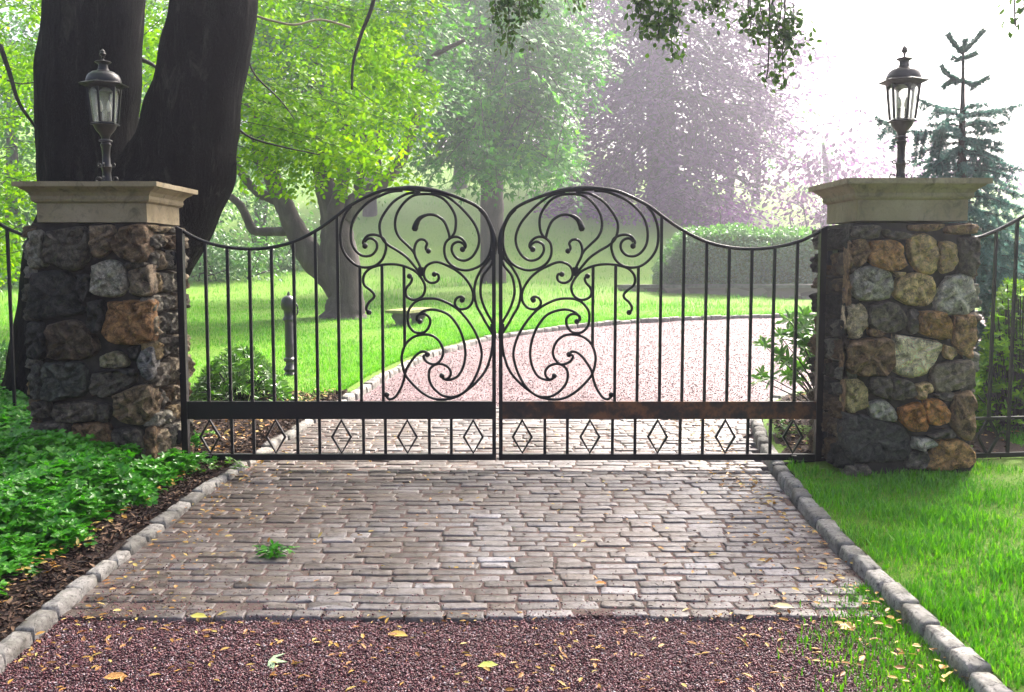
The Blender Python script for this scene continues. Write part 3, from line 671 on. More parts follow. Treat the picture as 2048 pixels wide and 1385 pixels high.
def irregular_grid(w, h, rows, cols, r):
    """jittered courses of rough stones filling a w x h face"""
    out = []; y = 0.0
    while y < h - .02:
        rh = min(r.uniform(.085, .19), h - y) if h - y > .1 else h - y; x = 0.0
        while x < w - .03:
            cw = min(r.uniform(.09, .24), w - x); cw = w - x if w - x - cw < .06 else cw
            g = .008; a, b, c_, d_ = x + g, x + cw - g, y + g, y + rh - g; j = lambda s=.02: r.uniform(-s, s)
            out.append([(a + j(.012), c_ + r.uniform(0, .03)), ((a + b) / 2, c_ + j(.008)), (b + j(.012), c_ + r.uniform(0, .03)), (b + j(.008), (c_ + d_) / 2), (b + j(.012), d_ - r.uniform(0, .03)), ((a + b) / 2, d_ + j(.008)), (a + j(.012), d_ - r.uniform(0, .03)), (a + j(.008), (c_ + d_) / 2)])
            x += cw
        y += rh
    return out
TAN, BRN, ORG, GRY, DRK, CRM, BLK, RST = (.34, .25, .13), (.17, .11, .06), (.28, .16, .065), (.25, .235, .20), (.095, .082, .066), (.50, .43, .30), (.045, .043, .040), (.36, .16, .045)
def ZR(p): return (1600 + p[0] / 2.199, 330 + p[1] / 2.199)
def ZL(p): return (p[0] / 2.198, 330 + p[1] / 2.198)
STR = [(TAN,[(480,315),(555,300),(600,335),(612,400),(600,470),(560,488),(505,455),(475,385)]),(TAN,[(618,338),(670,337),(694,380),(685,450),(632,480),(612,430)]),
 (ORG,[(318,335),(430,333),(465,400),(450,460),(370,465),(300,415)]),(BRN,[(228,330),(300,330),(298,420),(235,445)]),(BRN,[(150,335),(224,335),(228,440),(160,455)]),
 (GRY,[(240,458),(330,445),(402,480),(405,568),(360,597),(250,592),(222,520)]),(TAN,[(428,500),(500,475),(580,490),(602,560),(570,618),(480,617),(412,572)]),
 (GRY,[(650,490),(757,488),(762,648),(605,648),(608,560)]),((.27,.22,.15),[(200,622),(255,603),(297,640),(292,720),(250,768),(192,730)]),
 (DRK,[(308,620),(400,603),(460,640),(477,710),(390,742),(300,700)]),(ORG,[(530,645),(638,650),(672,740),(640,772),(522,732)]),((.28,.17,.09),[(680,662),(768,668),(768,842),(720,842),(674,780)]),
 (BRN,[(222,775),(397,765),(398,918),(210,918),(190,830)]),(CRM,[(413,745),(560,768),(632,790),(602,862),(530,938),(408,902)]),(TAN,[(640,790),(680,810),(675,857),(635,842)]),
 ((.16,.13,.10),[(590,880),(740,855),(772,880),(762,960),(620,1007),(577,950)]),((.27,.22,.11),[(200,943),(260,943),(297,990),(292,1072),(198,1082)]),(DRK,[(310,938),(395,932),(400,1025),(395,1032),(310,1000)]),
 (DRK,[(403,932),(500,958),(507,1020),(408,1030)]),(TAN,[(507,968),(572,958),(577,1000),(520,1034)]),(GRY,[(298,1050),(370,1033),(432,1090),(422,1132),(318,1112)]),
 (RST,[(438,1072),(528,1045),(545,1100),(570,1160),(500,1177),(438,1120)]),((.36,.17,.06),[(542,1033),(620,1033),(668,1100),(622,1148),(562,1130)]),(BRN,[(680,1008),(770,1000),(770,1192),(720,1208),(668,1140)]),
 (BLK,[(170,1088),(320,1112),(460,1160),(497,1230),(470,1302),(250,1312),(145,1252)]),(GRY,[(500,1200),(580,1205),(592,1240),(500,1252)]),(ORG,[(600,1213),(700,1208),(768,1250),(762,1322),(558,1342)]),
 (DRK,[(480,1268),(560,1258),(555,1330),(468,1332)]),(DRK,[(200,1323),(300,1320),(302,1368),(198,1372)]),(DRK,[(225,270),(350,265),(340,322),(230,318)]),(DRK,[(368,282),(480,302),(470,327),(378,317)]),(BRN,[(640,270),(772,260),(777,302),(650,302)]),
 (DRK,[(702,320),(782,325),(772,482),(708,470)]),(BRN,[(484,265),(620,260),(600,290),(490,288)]),(BRN,[(302,715),(370,735),(350,760),(305,748)]),(TAN,[(408,470),(450,473),(432,495)]),(BLK,[(150,260),(215,262),(212,325),(150,325)]),
 (BRN,[(160,465),(215,468),(222,600),(165,610)]),(DRK,[(150,620),(188,625),(188,765),(150,760)]),(DRK,[(145,780),(182,785),(190,930),(150,930)]),(BRN,[(150,945),(190,950),(190,1080),(150,1070)]),(DRK,[(560,1190),(660,1160),(680,1195),(600,1205)]),(DRK,[(585,1010),(668,1000),(660,1040),(620,1030)]),(DRK,[(480,640),(520,640),(515,735),(480,735)])]
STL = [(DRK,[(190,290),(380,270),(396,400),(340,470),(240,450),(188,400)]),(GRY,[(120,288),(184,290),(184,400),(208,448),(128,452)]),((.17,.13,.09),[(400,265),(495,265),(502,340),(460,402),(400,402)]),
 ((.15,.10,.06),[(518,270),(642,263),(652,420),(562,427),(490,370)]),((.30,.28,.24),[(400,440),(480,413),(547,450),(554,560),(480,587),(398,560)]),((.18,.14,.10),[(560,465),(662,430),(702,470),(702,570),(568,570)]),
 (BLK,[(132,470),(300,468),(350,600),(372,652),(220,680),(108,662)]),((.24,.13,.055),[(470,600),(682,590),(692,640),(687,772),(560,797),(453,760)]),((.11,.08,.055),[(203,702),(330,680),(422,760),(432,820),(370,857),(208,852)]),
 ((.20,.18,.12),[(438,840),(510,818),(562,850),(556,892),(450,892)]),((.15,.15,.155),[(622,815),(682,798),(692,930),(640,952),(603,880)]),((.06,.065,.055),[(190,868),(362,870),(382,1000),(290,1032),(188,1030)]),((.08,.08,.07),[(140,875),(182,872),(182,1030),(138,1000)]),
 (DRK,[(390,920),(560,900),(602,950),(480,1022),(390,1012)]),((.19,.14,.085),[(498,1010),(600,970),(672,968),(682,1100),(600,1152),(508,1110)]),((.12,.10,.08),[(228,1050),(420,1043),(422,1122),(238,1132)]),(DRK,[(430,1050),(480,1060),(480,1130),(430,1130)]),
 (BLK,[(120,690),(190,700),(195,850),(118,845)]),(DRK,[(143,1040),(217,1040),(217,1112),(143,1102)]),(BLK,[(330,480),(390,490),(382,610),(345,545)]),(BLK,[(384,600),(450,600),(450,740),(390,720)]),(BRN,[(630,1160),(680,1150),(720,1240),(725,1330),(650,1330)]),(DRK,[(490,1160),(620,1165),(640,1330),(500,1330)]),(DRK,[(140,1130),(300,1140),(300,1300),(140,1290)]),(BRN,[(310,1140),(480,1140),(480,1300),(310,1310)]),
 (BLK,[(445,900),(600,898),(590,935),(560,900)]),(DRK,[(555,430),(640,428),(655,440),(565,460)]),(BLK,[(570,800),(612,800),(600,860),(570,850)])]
def make_pillar(side):
    left = side < 0
    if left: fx0, fx1 = P(57, 700, PF)[0], P(305, 700, PF)[0]
    else: fx0, fx1 = P(1693, 700, PF)[0], P(1950, 700, PF)[0]
    zg = zf((fx0 + fx1) / 2, PF); ztop = P(0, 446, PF)[2]
    cx = (fx0 + fx1) / 2
    g = empty('stone_pillar', (cx, (PF + PBK) / 2, zg), 'darker shaded fieldstone gate pillar rising from the leafy ground cover' if left else 'warmer coloured fieldstone gate pillar standing on the grass beside the spruce', 'pillar', 'pair of stone gate pillars')
    ins = .035
    mb = MB(); n = 10
    xs0, xs1, y0, y1 = fx0 + ins, fx1 - ins, PF + ins, PBK - ins
    mb.box(xs0, xs1, y0, y1, zg - .15, ztop); mb.build('mortar_core', M['mortar'], g)
    r = random.Random(21 if left else 9); mb = MB()
    cv = (lambda p: ZL(p)) if left else (lambda p: ZR(p))
    for i, (col, poly) in enumerate(STL if left else STR):
        o = []
        for p in poly:
            X, _, Z = P(*cv(p), PF); o.append((min(max(X, fx0 - .01), fx1 + .01), Z))
        kk = (1.15 if left else 1.75) * r.uniform(.85, 1.15); jc = [c * kk for c in col]  # left stones toned darker, the pillar's shade put into their colour
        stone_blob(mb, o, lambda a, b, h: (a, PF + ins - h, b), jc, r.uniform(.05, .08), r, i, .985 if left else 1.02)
    pal = [TAN, BRN, GRY, DRK, (.30, .24, .17), (.34, .28, .2)] if left else [BRN, GRY, DRK, BLK, (.2, .15, .1)]
    # inner, outer and back faces
    for fx, sgn, w_ in ((fx0, -1, PBK - PF), (fx1, 1, PBK - PF)):
        for o in irregular_grid(w_, ztop - zg + .1, 0, 0, r):
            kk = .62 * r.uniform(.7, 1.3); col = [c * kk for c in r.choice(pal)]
            if left and sgn > 0: col = [c * 1.15 for c in col]  # left pillar's inner face painted lighter for the light from the right
            X0 = fx - sgn * ins
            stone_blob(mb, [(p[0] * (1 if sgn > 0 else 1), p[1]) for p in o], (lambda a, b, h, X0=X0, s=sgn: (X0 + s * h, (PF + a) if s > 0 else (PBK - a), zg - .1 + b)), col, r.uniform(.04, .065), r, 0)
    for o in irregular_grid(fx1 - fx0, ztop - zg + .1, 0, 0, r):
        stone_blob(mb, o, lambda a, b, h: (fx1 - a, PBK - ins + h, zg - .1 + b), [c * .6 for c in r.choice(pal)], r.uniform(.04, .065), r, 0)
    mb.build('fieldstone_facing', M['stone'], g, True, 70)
    # moulded cap
    if left: cx0, cx1 = P(22, 362, PF - .09)[0], P(313, 362, PF - .09)[0]
    else: cx0, cx1 = P(1695, 356, PF - .09)[0], P(1987, 356, PF - .09)[0]
    cy0, cy1 = PF - .09, PBK + .02; zz = lambda py, Y=PF: P(0, py, Y)[2]
    if left: lv = [445, 407, 403, 398, 392, 384, 377, 373, 373, 363]
    else: lv = [442, 400, 396, 392, 386, 379, 371, 367, 367, 356]
    inset = [.098, .098, .078, .073, .075, .06, .03, .022, .0, .0]
    r2 = random.Random(2); ring = []; nE = 14
    for py, i_ in zip(lv, inset):
        z = zz(py, PF - .09 + i_); a0, a1, b0, b1 = cx0 + i_, cx1 - i_, cy0 + i_, cy1 - i_
        co = [(a0, b0), (a1, b0), (a1, b1), (a0, b1)]
        for e in range(4):
            for k in range(nE):
                t = k / nE; ring.append((co[e][0] + (co[(e + 1) % 4][0] - co[e][0]) * t + r2.uniform(-.0012, .0012), co[e][1] + (co[(e + 1) % 4][1] - co[e][1]) * t + r2.uniform(-.0012, .0012), z + r2.uniform(-.001, .001)))
    N = nE * 4; m = len(lv)
    fs = [(j * N + k, j * N + (k + 1) % N, (j + 1) * N + (k + 1) % N, (j + 1) * N + k) for j in range(m - 1) for k in range(N)]
    fs += [tuple((m - 1) * N + k for k in range(N)), tuple(range(N - 1, -1, -1))]
    mb = MB(); mb.add(ring, fs); mb.build('cap', M['lime'], g)
    return cx, (PF + PBK) / 2, zz(lv[-1], PF - .09)
PL = make_pillar(-1); PR = make_pillar(1)

# ================================================================ PILLAR LANTERNS
def make_lantern(loc):
    s = 1 / 4.328 / 312.0 * 1.02
    g = empty('pillar_lantern', loc, 'black lantern on the right pillar, its clear panes bright against the white sky', 'lantern', 'lanterns on the gate pillars')
    H = lambda zy: (1268 - zy) * s
    L0 = Vec = loc
    mb = MB()
    prof = [(70, 1268), (70, 1256), (58, 1250), (45, 1240), (38, 1215), (34, 1160), (40, 1120), (46, 1110), (40, 1100), (33, 1080), (31, 1010), (36, 950), (44, 925), (36, 915), (34, 905), (55, 898), (52, 888), (34, 880), (34, 862), (46, 840), (66, 818), (82, 795), (90, 775), (96, 766)]
    mb.lathe(loc, [(r_ * s, H(z_)) for r_, z_ in prof], 24); mb.build('column', M['iron'], g, True, 35)
    for k in range(4):
        a = pi / 4 * 0 + k * pi / 2; dx, dy = cos(a), sin(a)
        for cx_, cz_, R_, a0, a1 in ((66, 1212, 30, -2.6, 3.4), (58, 1092, 17, -2.4, 3.2)):
            pts = []
            for i in range(22):
                t = i / 21; an = a0 + (a1 - a0) * t; rr = R_ * (1 - .45 * t)
                pts.append((loc[0] + dx * (cx_ + rr * cos(an)) * s, loc[1] + dy * (cx_ + rr * cos(an)) * s, loc[2] + H(cz_) + rr * sin(an) * s))
            mb = MB(); mb.tube(pts, 5.2 * s, 6); mb.build('scroll', M['iron'], g, True, 60)
    R6 = pi / 6 + pi / 3 * 0 - pi / 6 * 0
    def hexr(r_, z_, rot=-pi / 2): return [(loc[0] + r_ * s * cos(rot + k * pi / 3), loc[1] + r_ * s * sin(rot + k * pi / 3), loc[2] + H(z_)) for k in range(6)]
    mb = MB()  # lantern cage: floor ring, corner bars, head ring
    mb.lathe(loc, [(r_ * s, H(z_)) for r_, z_ in ((90, 768), (118, 764), (118, 756), (104, 750), (92, 746), (92, 742), (0, 742))], 6, rot=-pi / 2)
    top, bot = hexr(130, 462), hexr(100, 744)
    for a_, b_ in zip(top, bot): mb.bar(a_, b_, 17 * s, 12 * s)
    # arched heads of the panes
    for k in range(6):
        a_, b_ = np.array(top[k]), np.array(top[(k + 1) % 6]); dwn = norm(np.array(bot[k]) - a_)
        up_ = 0; n = 8; V = []
        for i in range(n + 1):
            t = i / n; x_ = a_ + (b_ - a_) * t; drop = (8 + 52 * abs(2 * t - 1) ** 2.2) * s
            dw = norm((np.array(bot[k]) * (1 - t) + np.array(bot[(k + 1) % 6]) * t) - x_)
            V += [x_ - dw * 22 * s, x_ + dw * drop]
        V = np.array(V); c3 = np.array([loc[0], loc[1], 0]); inn = norm(np.array([*( (a_ + b_) / 2)[:2], 0]) - c3) * 4 * s
        V2 = V - inn; m_ = len(V); fs = []
        for i in range(n):
            j = i * 2; fs += [(j, j + 1, j + 3, j + 2), (m_ + j + 2, m_ + j + 3, m_ + j + 1, m_ + j), (j + 1, m_ + j + 1, m_ + j + 3, j + 3)]
        mb.add(np.vstack([V, V2]), fs)
    mb.build('lantern_frame', M['iron'], g)
    mb = MB()
    mb.lathe(loc, [(r_ * s, H(z_)) for r_, z_ in ((105, 478), (132, 466), (150, 455), (196, 442), (200, 434), (165, 420), (142, 412), (100, 410))], 6, rot=-pi / 2)
    mb.lathe(loc, [(r_ * s, H(z_)) for r_, z_ in ((140, 420), (141, 402), (136, 390), (128, 368), (114, 350), (90, 333), (62, 325), (48, 318), (40, 300), (38, 276), (42, 266), (58, 258), (66, 250), (60, 246), (34, 243), (14, 237), (9, 230), (7, 222), (14, 212), (9, 206), (20, 198), (27, 184), (20, 174), (22, 166), (12, 154), (4, 144), (0, 141))], 24)
    mb.build('roof', M['iron'], g, True, 35)
    mb = MB(); top, bot = hexr(120, 474), hexr(92, 746)
    for k in range(6):
        k2 = (k + 1) % 6; V = [top[k], top[k2], bot[k2], bot[k]]; mb.add(V, [(0, 1, 2, 3)])
    mb.build('glass_pane', M['glass'], g)
    for dx in (-32, 32):
        c = (loc[0] + dx * s, loc[1] + (6 if dx > 0 else -6) * s, loc[2] + H(744)); mb = MB()
        mb.lathe(c, [(14 * s, 0), (14 * s, 88 * s), (0, 88 * s)], 12); h_ = mb.build('bulb_holder', M['iron'], g, True, 40)
        mb = MB(); mb.lathe((c[0], c[1], c[2] + 88 * s), [(9 * s, 0), (19 * s, 24 * s), (18 * s, 48 * s), (9 * s, 82 * s), (0, 100 * s)], 12); mb.build('bulb', M['bulb'], h_, True)
    return g
def dup(root, loc, label):
    c = root.copy(); COL.objects.link(c); c.location = loc; c['label'] = label
    def rec(a, b):
        for ch in list(a.children):
            if ch.name in done: continue
            d = ch.copy(); COL.objects.link(d); mi = ch.matrix_parent_inverse.copy(); d.parent = b; d.matrix_parent_inverse = mi; rec(ch, d)
    done = set(); rec(root, c); return c
lr = P(1801, 352, 6.38)
LAN = make_lantern((lr[0], 6.38, PR[2] + .001))
ll = P(214, 357, 6.38)
dup(LAN, (ll[0], 6.38, PL[2] + .001), 'black lantern on the left pillar, seen against the dark double tree trunk')

# ================================================================ SIDE FENCES
def make_fence(side):
    left = side < 0
    if left: base = lambda i: (P(22, 640, 6.9)[0] + .148 - .148 * i, 6.9)
    else: base = lambda i: (P(1986, 700, 6.45)[0] - .142 + .142 * i, 6.45 + .02 * i)
    Y0 = 6.9 if left else 6.45
    g = empty('iron_fence', (*base(0), zf(*base(0))), 'black iron fence running out left of the pillar, partly sunk in ground cover' if left else 'black iron fence with diamond panel at the right edge, in front of the spruce', 'fence', 'iron fences flanking the pillars')
    z_mid = P(0, 838, 6.45)[2]; z_bot = P(0, 912, 6.45)[2]
    ztop = [P(0, y_, Y0)[2] for y_ in ((474, 458, 428, 395, 368, 350, 345) if left else (478, 462, 440, 414, 392, 376, 366))]
    n = 14 if not left else 9; T = lambda i: float(np.interp(i, range(7), ztop)) if i < 7 else ztop[-1] + .03 * math.sin(i * .6)
    for i in range(0, n):
        x, y = base(i)
        mb = MB(); lo = z_mid if i % 3 == 1 else z_bot
        mb.box(x - .009, x + .009, y - .009, y + .009, lo, T(i)); mb.build('bar', M['iron'], g)
        if i % 3 == 1:
            mb = MB(); zc = (z_mid + z_bot) / 2; hh = (z_mid - z_bot) / 2
            q = [(x, zc + hh), (x + .066, zc), (x, zc - hh), (x - .066, zc)]
            for a in range(4):
                p0, p1 = q[a], q[(a + 1) % 4]; mb.bar((p0[0], y, p0[1]), (p1[0], y, p1[1]), .016, .018)
            mb.build('diamond', M['iron'], g)
    for nm, zf_ in (('bottom_rail', lambda i: z_bot), ('middle_rail', lambda i: z_mid)):
        mb = MB(); a, b = base(0), base(n - 1); sx = -.0 
        mb.bar((a[0], a[1] - .0, zf_(0)), (b[0], b[1], zf_(0)), .018 if nm == 'middle_rail' else .03, .024); mb.build(nm, M['iron'], g)
    pts = [(base(i)[0], base(i)[1], T(i)) for i in np.arange(-.3, n - .5, .5)]
    mb = MB(); mb.tube(catmull(pts, 3), .0125, 8); mb.build('top_rail', M['iron'], g, True, 60)
make_fence(-1); make_fence(1)

# ================================================================ BENCH, POST, WALL
by = 15.4; bx = P(806, 640, by)[0]; bz = zf(bx, by) + LIFT
g = empty('stone_bench', (bx, by, bz), 'small stone garden bench with mossy seat on the lawn beyond the gate', 'bench')
th = radians(70)
def bench_pt(l, w_, z): return (bx + .07 + l * .22 + w_ * .9 * .72, by + .3 + l * .62 - w_ * .2, bz - .02 + z * .52)
mb = MB(); V = []
for z in (.42, .50): V += [bench_pt(l * .72, w_ * .27, z) for l, w_ in ((-1, -1), (1, -1), (1, 1), (-1, 1))]
V += [bench_pt(l * .69, w_ * .24, .52) for l, w_ in ((-1, -1), (1, -1), (1, 1), (-1, 1))]
mb.add(V, [(3, 2, 1, 0), (8, 9, 10, 11)] + [(j * 4 + k, j * 4 + (k + 1) % 4, (j + 1) * 4 + (k + 1) % 4, (j + 1) * 4 + k) for j in (0, 1) for k in range(4)])
mb.build('seat', M['moss'], g)
for l0 in (-.45, .45):
    out = [(.15, 0), (.17, .05), (.12, .09), (.13, .17), (.20, .26), (.22, .34), (.19, .37), (.19, .42)]
    prof = [(a, b) for a, b in out] + [(-a, b) for a, b in reversed(out)]
    mb = MB(); n = len(prof); V = [bench_pt(l0 - .05, a, b) for a, b in prof] + [bench_pt(l0 + .05, a, b) for a, b in prof]
    mb.add(V, [tuple(range(n)), tuple(range(2 * n - 1, n - 1, -1))] + [(k, n + k, n + (k + 1) % n, (k + 1) % n) for k in range(n)]); mb.build('leg', M['bench'], g)

hx, hy, hz = G(579, 760, LIFT); sc_ = 10.3 / 2000
hy = 10.3; hx = P(579, 700, hy)[0]; hz = zf(hx, hy) + LIFT - .01
g = empty('hitching_post', (hx, hy, hz), 'dark cast iron hitching post with domed head and ring, on the lawn', 'post')
Hh = lambda py: (757 - py) * sc_
mb = MB(); mb.lathe((hx, hy, hz), [(r_ * sc_, Hh(p_)) for r_, p_ in ((12, 759), (12, 752), (9, 748), (13, 742), (10, 738), (8, 734), (8, 728), (12, 725), (12, 721), (8.5, 718), (8.5, 696), (9, 694), (9, 690), (8.5, 688), (8.8, 650), (9, 646), (12.5, 643), (12, 640), (9.5, 636), (10, 625), (12, 621))], 20); mb.build('shaft', M['cast'], g, True, 35)
mb = MB(); mb.lathe((hx, hy, hz), [(r_ * sc_, Hh(p_)) for r_, p_ in ((12, 623), (14.5, 620), (15.5, 612), (14.5, 604), (11, 598), (6, 595), (3, 594), (3, 591), (1.5, 588), (0, 585))], 20); mb.build('head', M['cast'], g, True, 35)
mb = MB(); mb.tube([(hx + (14 + 0 + 5 * cos(a)) * sc_, hy - .02, hz + Hh(622) + 12 * sin(a) * sc_) for a in np.linspace(0, 2 * pi, 20)], .008, 6); mb.build('ring', M['cast'], g, True)

wp = [P(1225, 600, 24)[0], 24]
A = np.array([P(1235, 590, 23.5)[0], 23.5]); B = np.array([P(1700, 590, 19.9)[0], 20.3]); C_ = np.array([17.0, 20.6])
g = empty('garden_wall', (A[0], A[1], zf(*A)), 'low pale stone retaining wall between the far lawn and the clipped hedge', 'wall')
path = resample(np.array([A, (A + B) / 2 + [0, .1], B, C_, [28, 21]]), .5); mb = MB(); V = []
tn = norm(np.gradient(path, axis=0)); nn = np.c_[-tn[:, 1], tn[:, 0]]
for (x_, y_), q in zip(path, nn):
    z0 = zf(x_, y_); zt_ = 1.6 - y_ * (576 - 520) / 2000 + .0
    V += [(x_, y_, z0 - .3), (x_, y_, zt_), (x_ + q[0] * .5, y_ + q[1] * .5, zt_), (x_ + q[0] * .5, y_ + q[1] * .5, z0 - .3)]
n = len(path); mb.add(V, [(i * 4 + k, (i + 1) * 4 + k, (i + 1) * 4 + k + 1, i * 4 + k + 1) for i in range(n - 1) for k in range(3)] + [(0, 1, 2, 3)]); mb.build('masonry', M['wall'], g)
mb = MB(); V = []
for (x_, y_), q in zip(path, nn):
    zt_ = 1.6 - y_ * (576 - 520) / 2000 + .004
    V += [(x_ - q[0] * .04, y_ - q[1] * .04, zt_), (x_ - q[0] * .04, y_ - q[1] * .04, zt_ + .07), (x_ + q[0] * .54, y_ + q[1] * .54, zt_ + .07), (x_ + q[0] * .54, y_ + q[1] * .54, zt_)]
mb.add(V, [(i * 4 + k, (i + 1) * 4 + k, (i + 1) * 4 + (k + 1) % 4, i * 4 + (k + 1) % 4) for i in range(n - 1) for k in range(4)] + [(0, 1, 2, 3)]); mb.build('coping', M['bench'], g)
# ================================================================ VEGETATION
def px3(p, Y=None): return P(p[0], p[1], p[2] if len(p) > 2 else Y)
def trunk(mb, pts, Y, sides=18, amp=.05, seed=0):
    """pts: (px, py, radius px[, Y])"""
    w = np.array([P(p[0], p[1], p[3] if len(p) > 3 else Y) for p in pts]); r = np.array([p[2] * (p[3] if len(p) > 3 else Y) / 2000 for p in pts])
    w2 = catmull(w, 6); r2 = np.interp(np.linspace(0, 1, len(w2)), np.linspace(0, 1, len(r)), r)
    k = MB(); k.tube(w2, r2, sides); v = k.v[0]; rr = np.repeat(r2, sides)
    c = np.repeat(w2, sides, 0); d = norm(v - c)
    q = v / (rr[:, None] + .15); q2 = q * 2.3 + seed
    nz = np.sin(q2[:, 0] * 1.9 + np.sin(q2[:, 2] * 1.3)) * .5 + np.sin(q2[:, 2] * 1.1 + q2[:, 1]) * .35 + np.sin(q2[:, 0] * 5 + q2[:, 2] * 2.2 + seed) * .25 + RNG.normal(size=len(v)) * .06
    mb.add(v + d * (rr * amp * nz)[:, None], k.f)
def pbase(px, Y): x = P(px, 600, Y)[0]; return (x, Y, zf(x, Y) + LIFT)

# ---- big double-trunked beech behind the left pillar
T1 = empty('beech_tree', pbase(200, 8.3), 'huge dark double-trunked beech behind the left pillar, with bright drooping leaf sprays', 'tree')
mb = MB()
trunk(mb, [(190, 880, 215), (186, 820, 185), (186, 740, 160), (196, 620, 150), (206, 520, 148), (205, 440, 128), (184, 360, 100), (175, 260, 93), (177, 150, 95), (190, 0, 94), (205, -200, 88), (240, -560, 76)], 8.3, 28, .05, 1)
trunk(mb, [(205, 680, 125), (228, 560, 125), (282, 460, 124), (340, 380, 112), (362, 330, 104), (376, 270, 93), (392, 200, 87), (412, 100, 82), (430, 0, 81), (450, -200, 74), (500, -560, 60)], 8.2, 28, .05, 4)
trunk(mb, [(452, 345, 14), (450, 330, 22), (446, 315, 24), (440, 298, 14)], 8.15, 12, .1, 2)
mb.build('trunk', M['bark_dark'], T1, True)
LV, TW = Leaves(), []
L_ = .060
def fans(lst, width=.42, leaf=L_, dens=1.0, droop=.10):
    for a, b in lst: fan(LV, TW, px3(a), px3(b), .74 * width * RNG.uniform(.8, 1.2), leaf, droop, (RNG.normal() * .25, -.80, .55), dens * 1.45, .0045, .062)
fans([((430, 120, 9.3), (640, 235, 8.6)), ((440, 190, 9), (700, 300, 8.3)), ((440, 235, 8.9), (770, 335, 8)), ((450, 262, 9), (838, 366, 7.9)),
      ((470, 292, 9), (716, 398, 8)), ((455, 305, 9), (622, 376, 8.3)), ((430, 300, 9.1), (530, 352, 8.8)), ((560, 250, 9), (800, 345, 8.2)), ((520, 200, 9.2), (790, 300, 8.6)),
      ((560, 180, 9.6), (830, 262, 9.)), ((470, 150, 9.5), (600, 290, 9)), ((590, 280, 8.7), (745, 372, 8.1)), ((480, 250, 9.2), (640, 330, 8.6))], .44)
fans([((430, 70, 9.6), (560, 190, 9.2)), ((460, 30, 10), (660, 110, 9.6)), ((520, -30, 10), (800, 60, 9.8)), ((560, -10, 10), (860, 100, 9.6)), ((640, 20, 10), (870, 40, 9.6)),
      ((600, 60, 10.4), (820, 170, 10)), ((690, 20, 10), (745, 170, 9.6)), ((700, 100, 10), (850, 230, 9.6)), ((690, 160, 9.8), (860, 300, 9.4)), ((660, 190, 9.8), (730, 330, 9.4)), ((500, 90, 9.8), (640, 180, 9.5)), ((760, -40, 10), (880, 20, 9.8)), ((500, -60, 9.8), (600, 60, 9.6))], .5)
for _ in range(22):
    x = RNG.uniform(490, 800); y = RNG.uniform(-40, 190); Y = RNG.uniform(9.6, 11.5)
    fans([((x, y, Y), (x + RNG.uniform(60, 130), y + RNG.uniform(40, 110), Y - .3))], .42)
# sprays left of and between the trunks
for _ in range(62):
    x = RNG.uniform(-120, 90); y = RNG.uniform(-60, 520); Y = RNG.uniform(9, 12.5); sgn = RNG.choice([-1, 1])
    fans([((x, y, Y), (x + sgn * RNG.uniform(80, 190), y + RNG.uniform(20, 110), Y - .5))], .36)
for _ in range(26):
    x = RNG.uniform(240, 360); y = RNG.uniform(-40, 300); Y = RNG.uniform(9.6, 12)
    fans([((x, y, Y), (x + RNG.uniform(-90, 90), y + RNG.uniform(30, 90), Y - .3))], .34)
LV.build('crown', M['beech'], T1)
for pts, r in [([(755, -60, 9.2), (745, 10, 9.2), (722, 70, 9.2), (706, 130, 9.2), (704, 180, 9.2)], 5), ([(0, 90, 8), (20, 150, 8), (40, 210, 8), (82, 268, 8.1)], 5), ([(280, 118, 8.7), (305, 130, 8.6), (330, 150, 8.4)], 5),
               ([(490, 100, 8.6), (510, 150, 8.6), (560, 200, 8.6), (590, 240, 8.6)], 2.2), ([(462, 245, 8.5), (500, 275, 8.4), (560, 293, 8.3), (640, 310, 8.2)], 2.6), ([(-10, 150, 9), (40, 168, 9), (90, 160, 9)], 2), ([(348, -10, 9), (352, 30, 9), (356, 60, 9)], 3)]:
    w = catmull([px3(p) for p in pts], 5); mb = MB(); mb.tube(w, np.linspace(r, r * .5, len(w)) * 8.7 / 2000, 6); mb.build('branch', M['twig'], T1, True)
twigs('twigs', TW, M['twig'], T1)
mb = MB(); mb.tube(catmull([px3(p) for p in [(505, 30, 8.6), (545, 42, 8.7), (590, 50, 8.8), (640, 40, 9), (700, 55, 9.2)]], 5), .010, 6); mb.build('pale_branch', M['pale_twig'], T1, True)
# the part of its crown above the picture, which shades the pillar and the ground cover
LV = Leaves()
for _ in range(7):
    c = (RNG.uniform(-8, -1.5), RNG.uniform(4, 13), 0); blob(LV, (c[0], c[1], 2.9 + .27 * c[1] + RNG.uniform(1.6, 3.6)), (1.8, 1.8, .9), 1100, .15, shell=.2)
overhead = lambda p: p[:, 2] > 1.6 + .31 * np.maximum(p[:, 1], 0) + .75
LV.build('upper_crown', M['beech'], T1, keep=overhead)

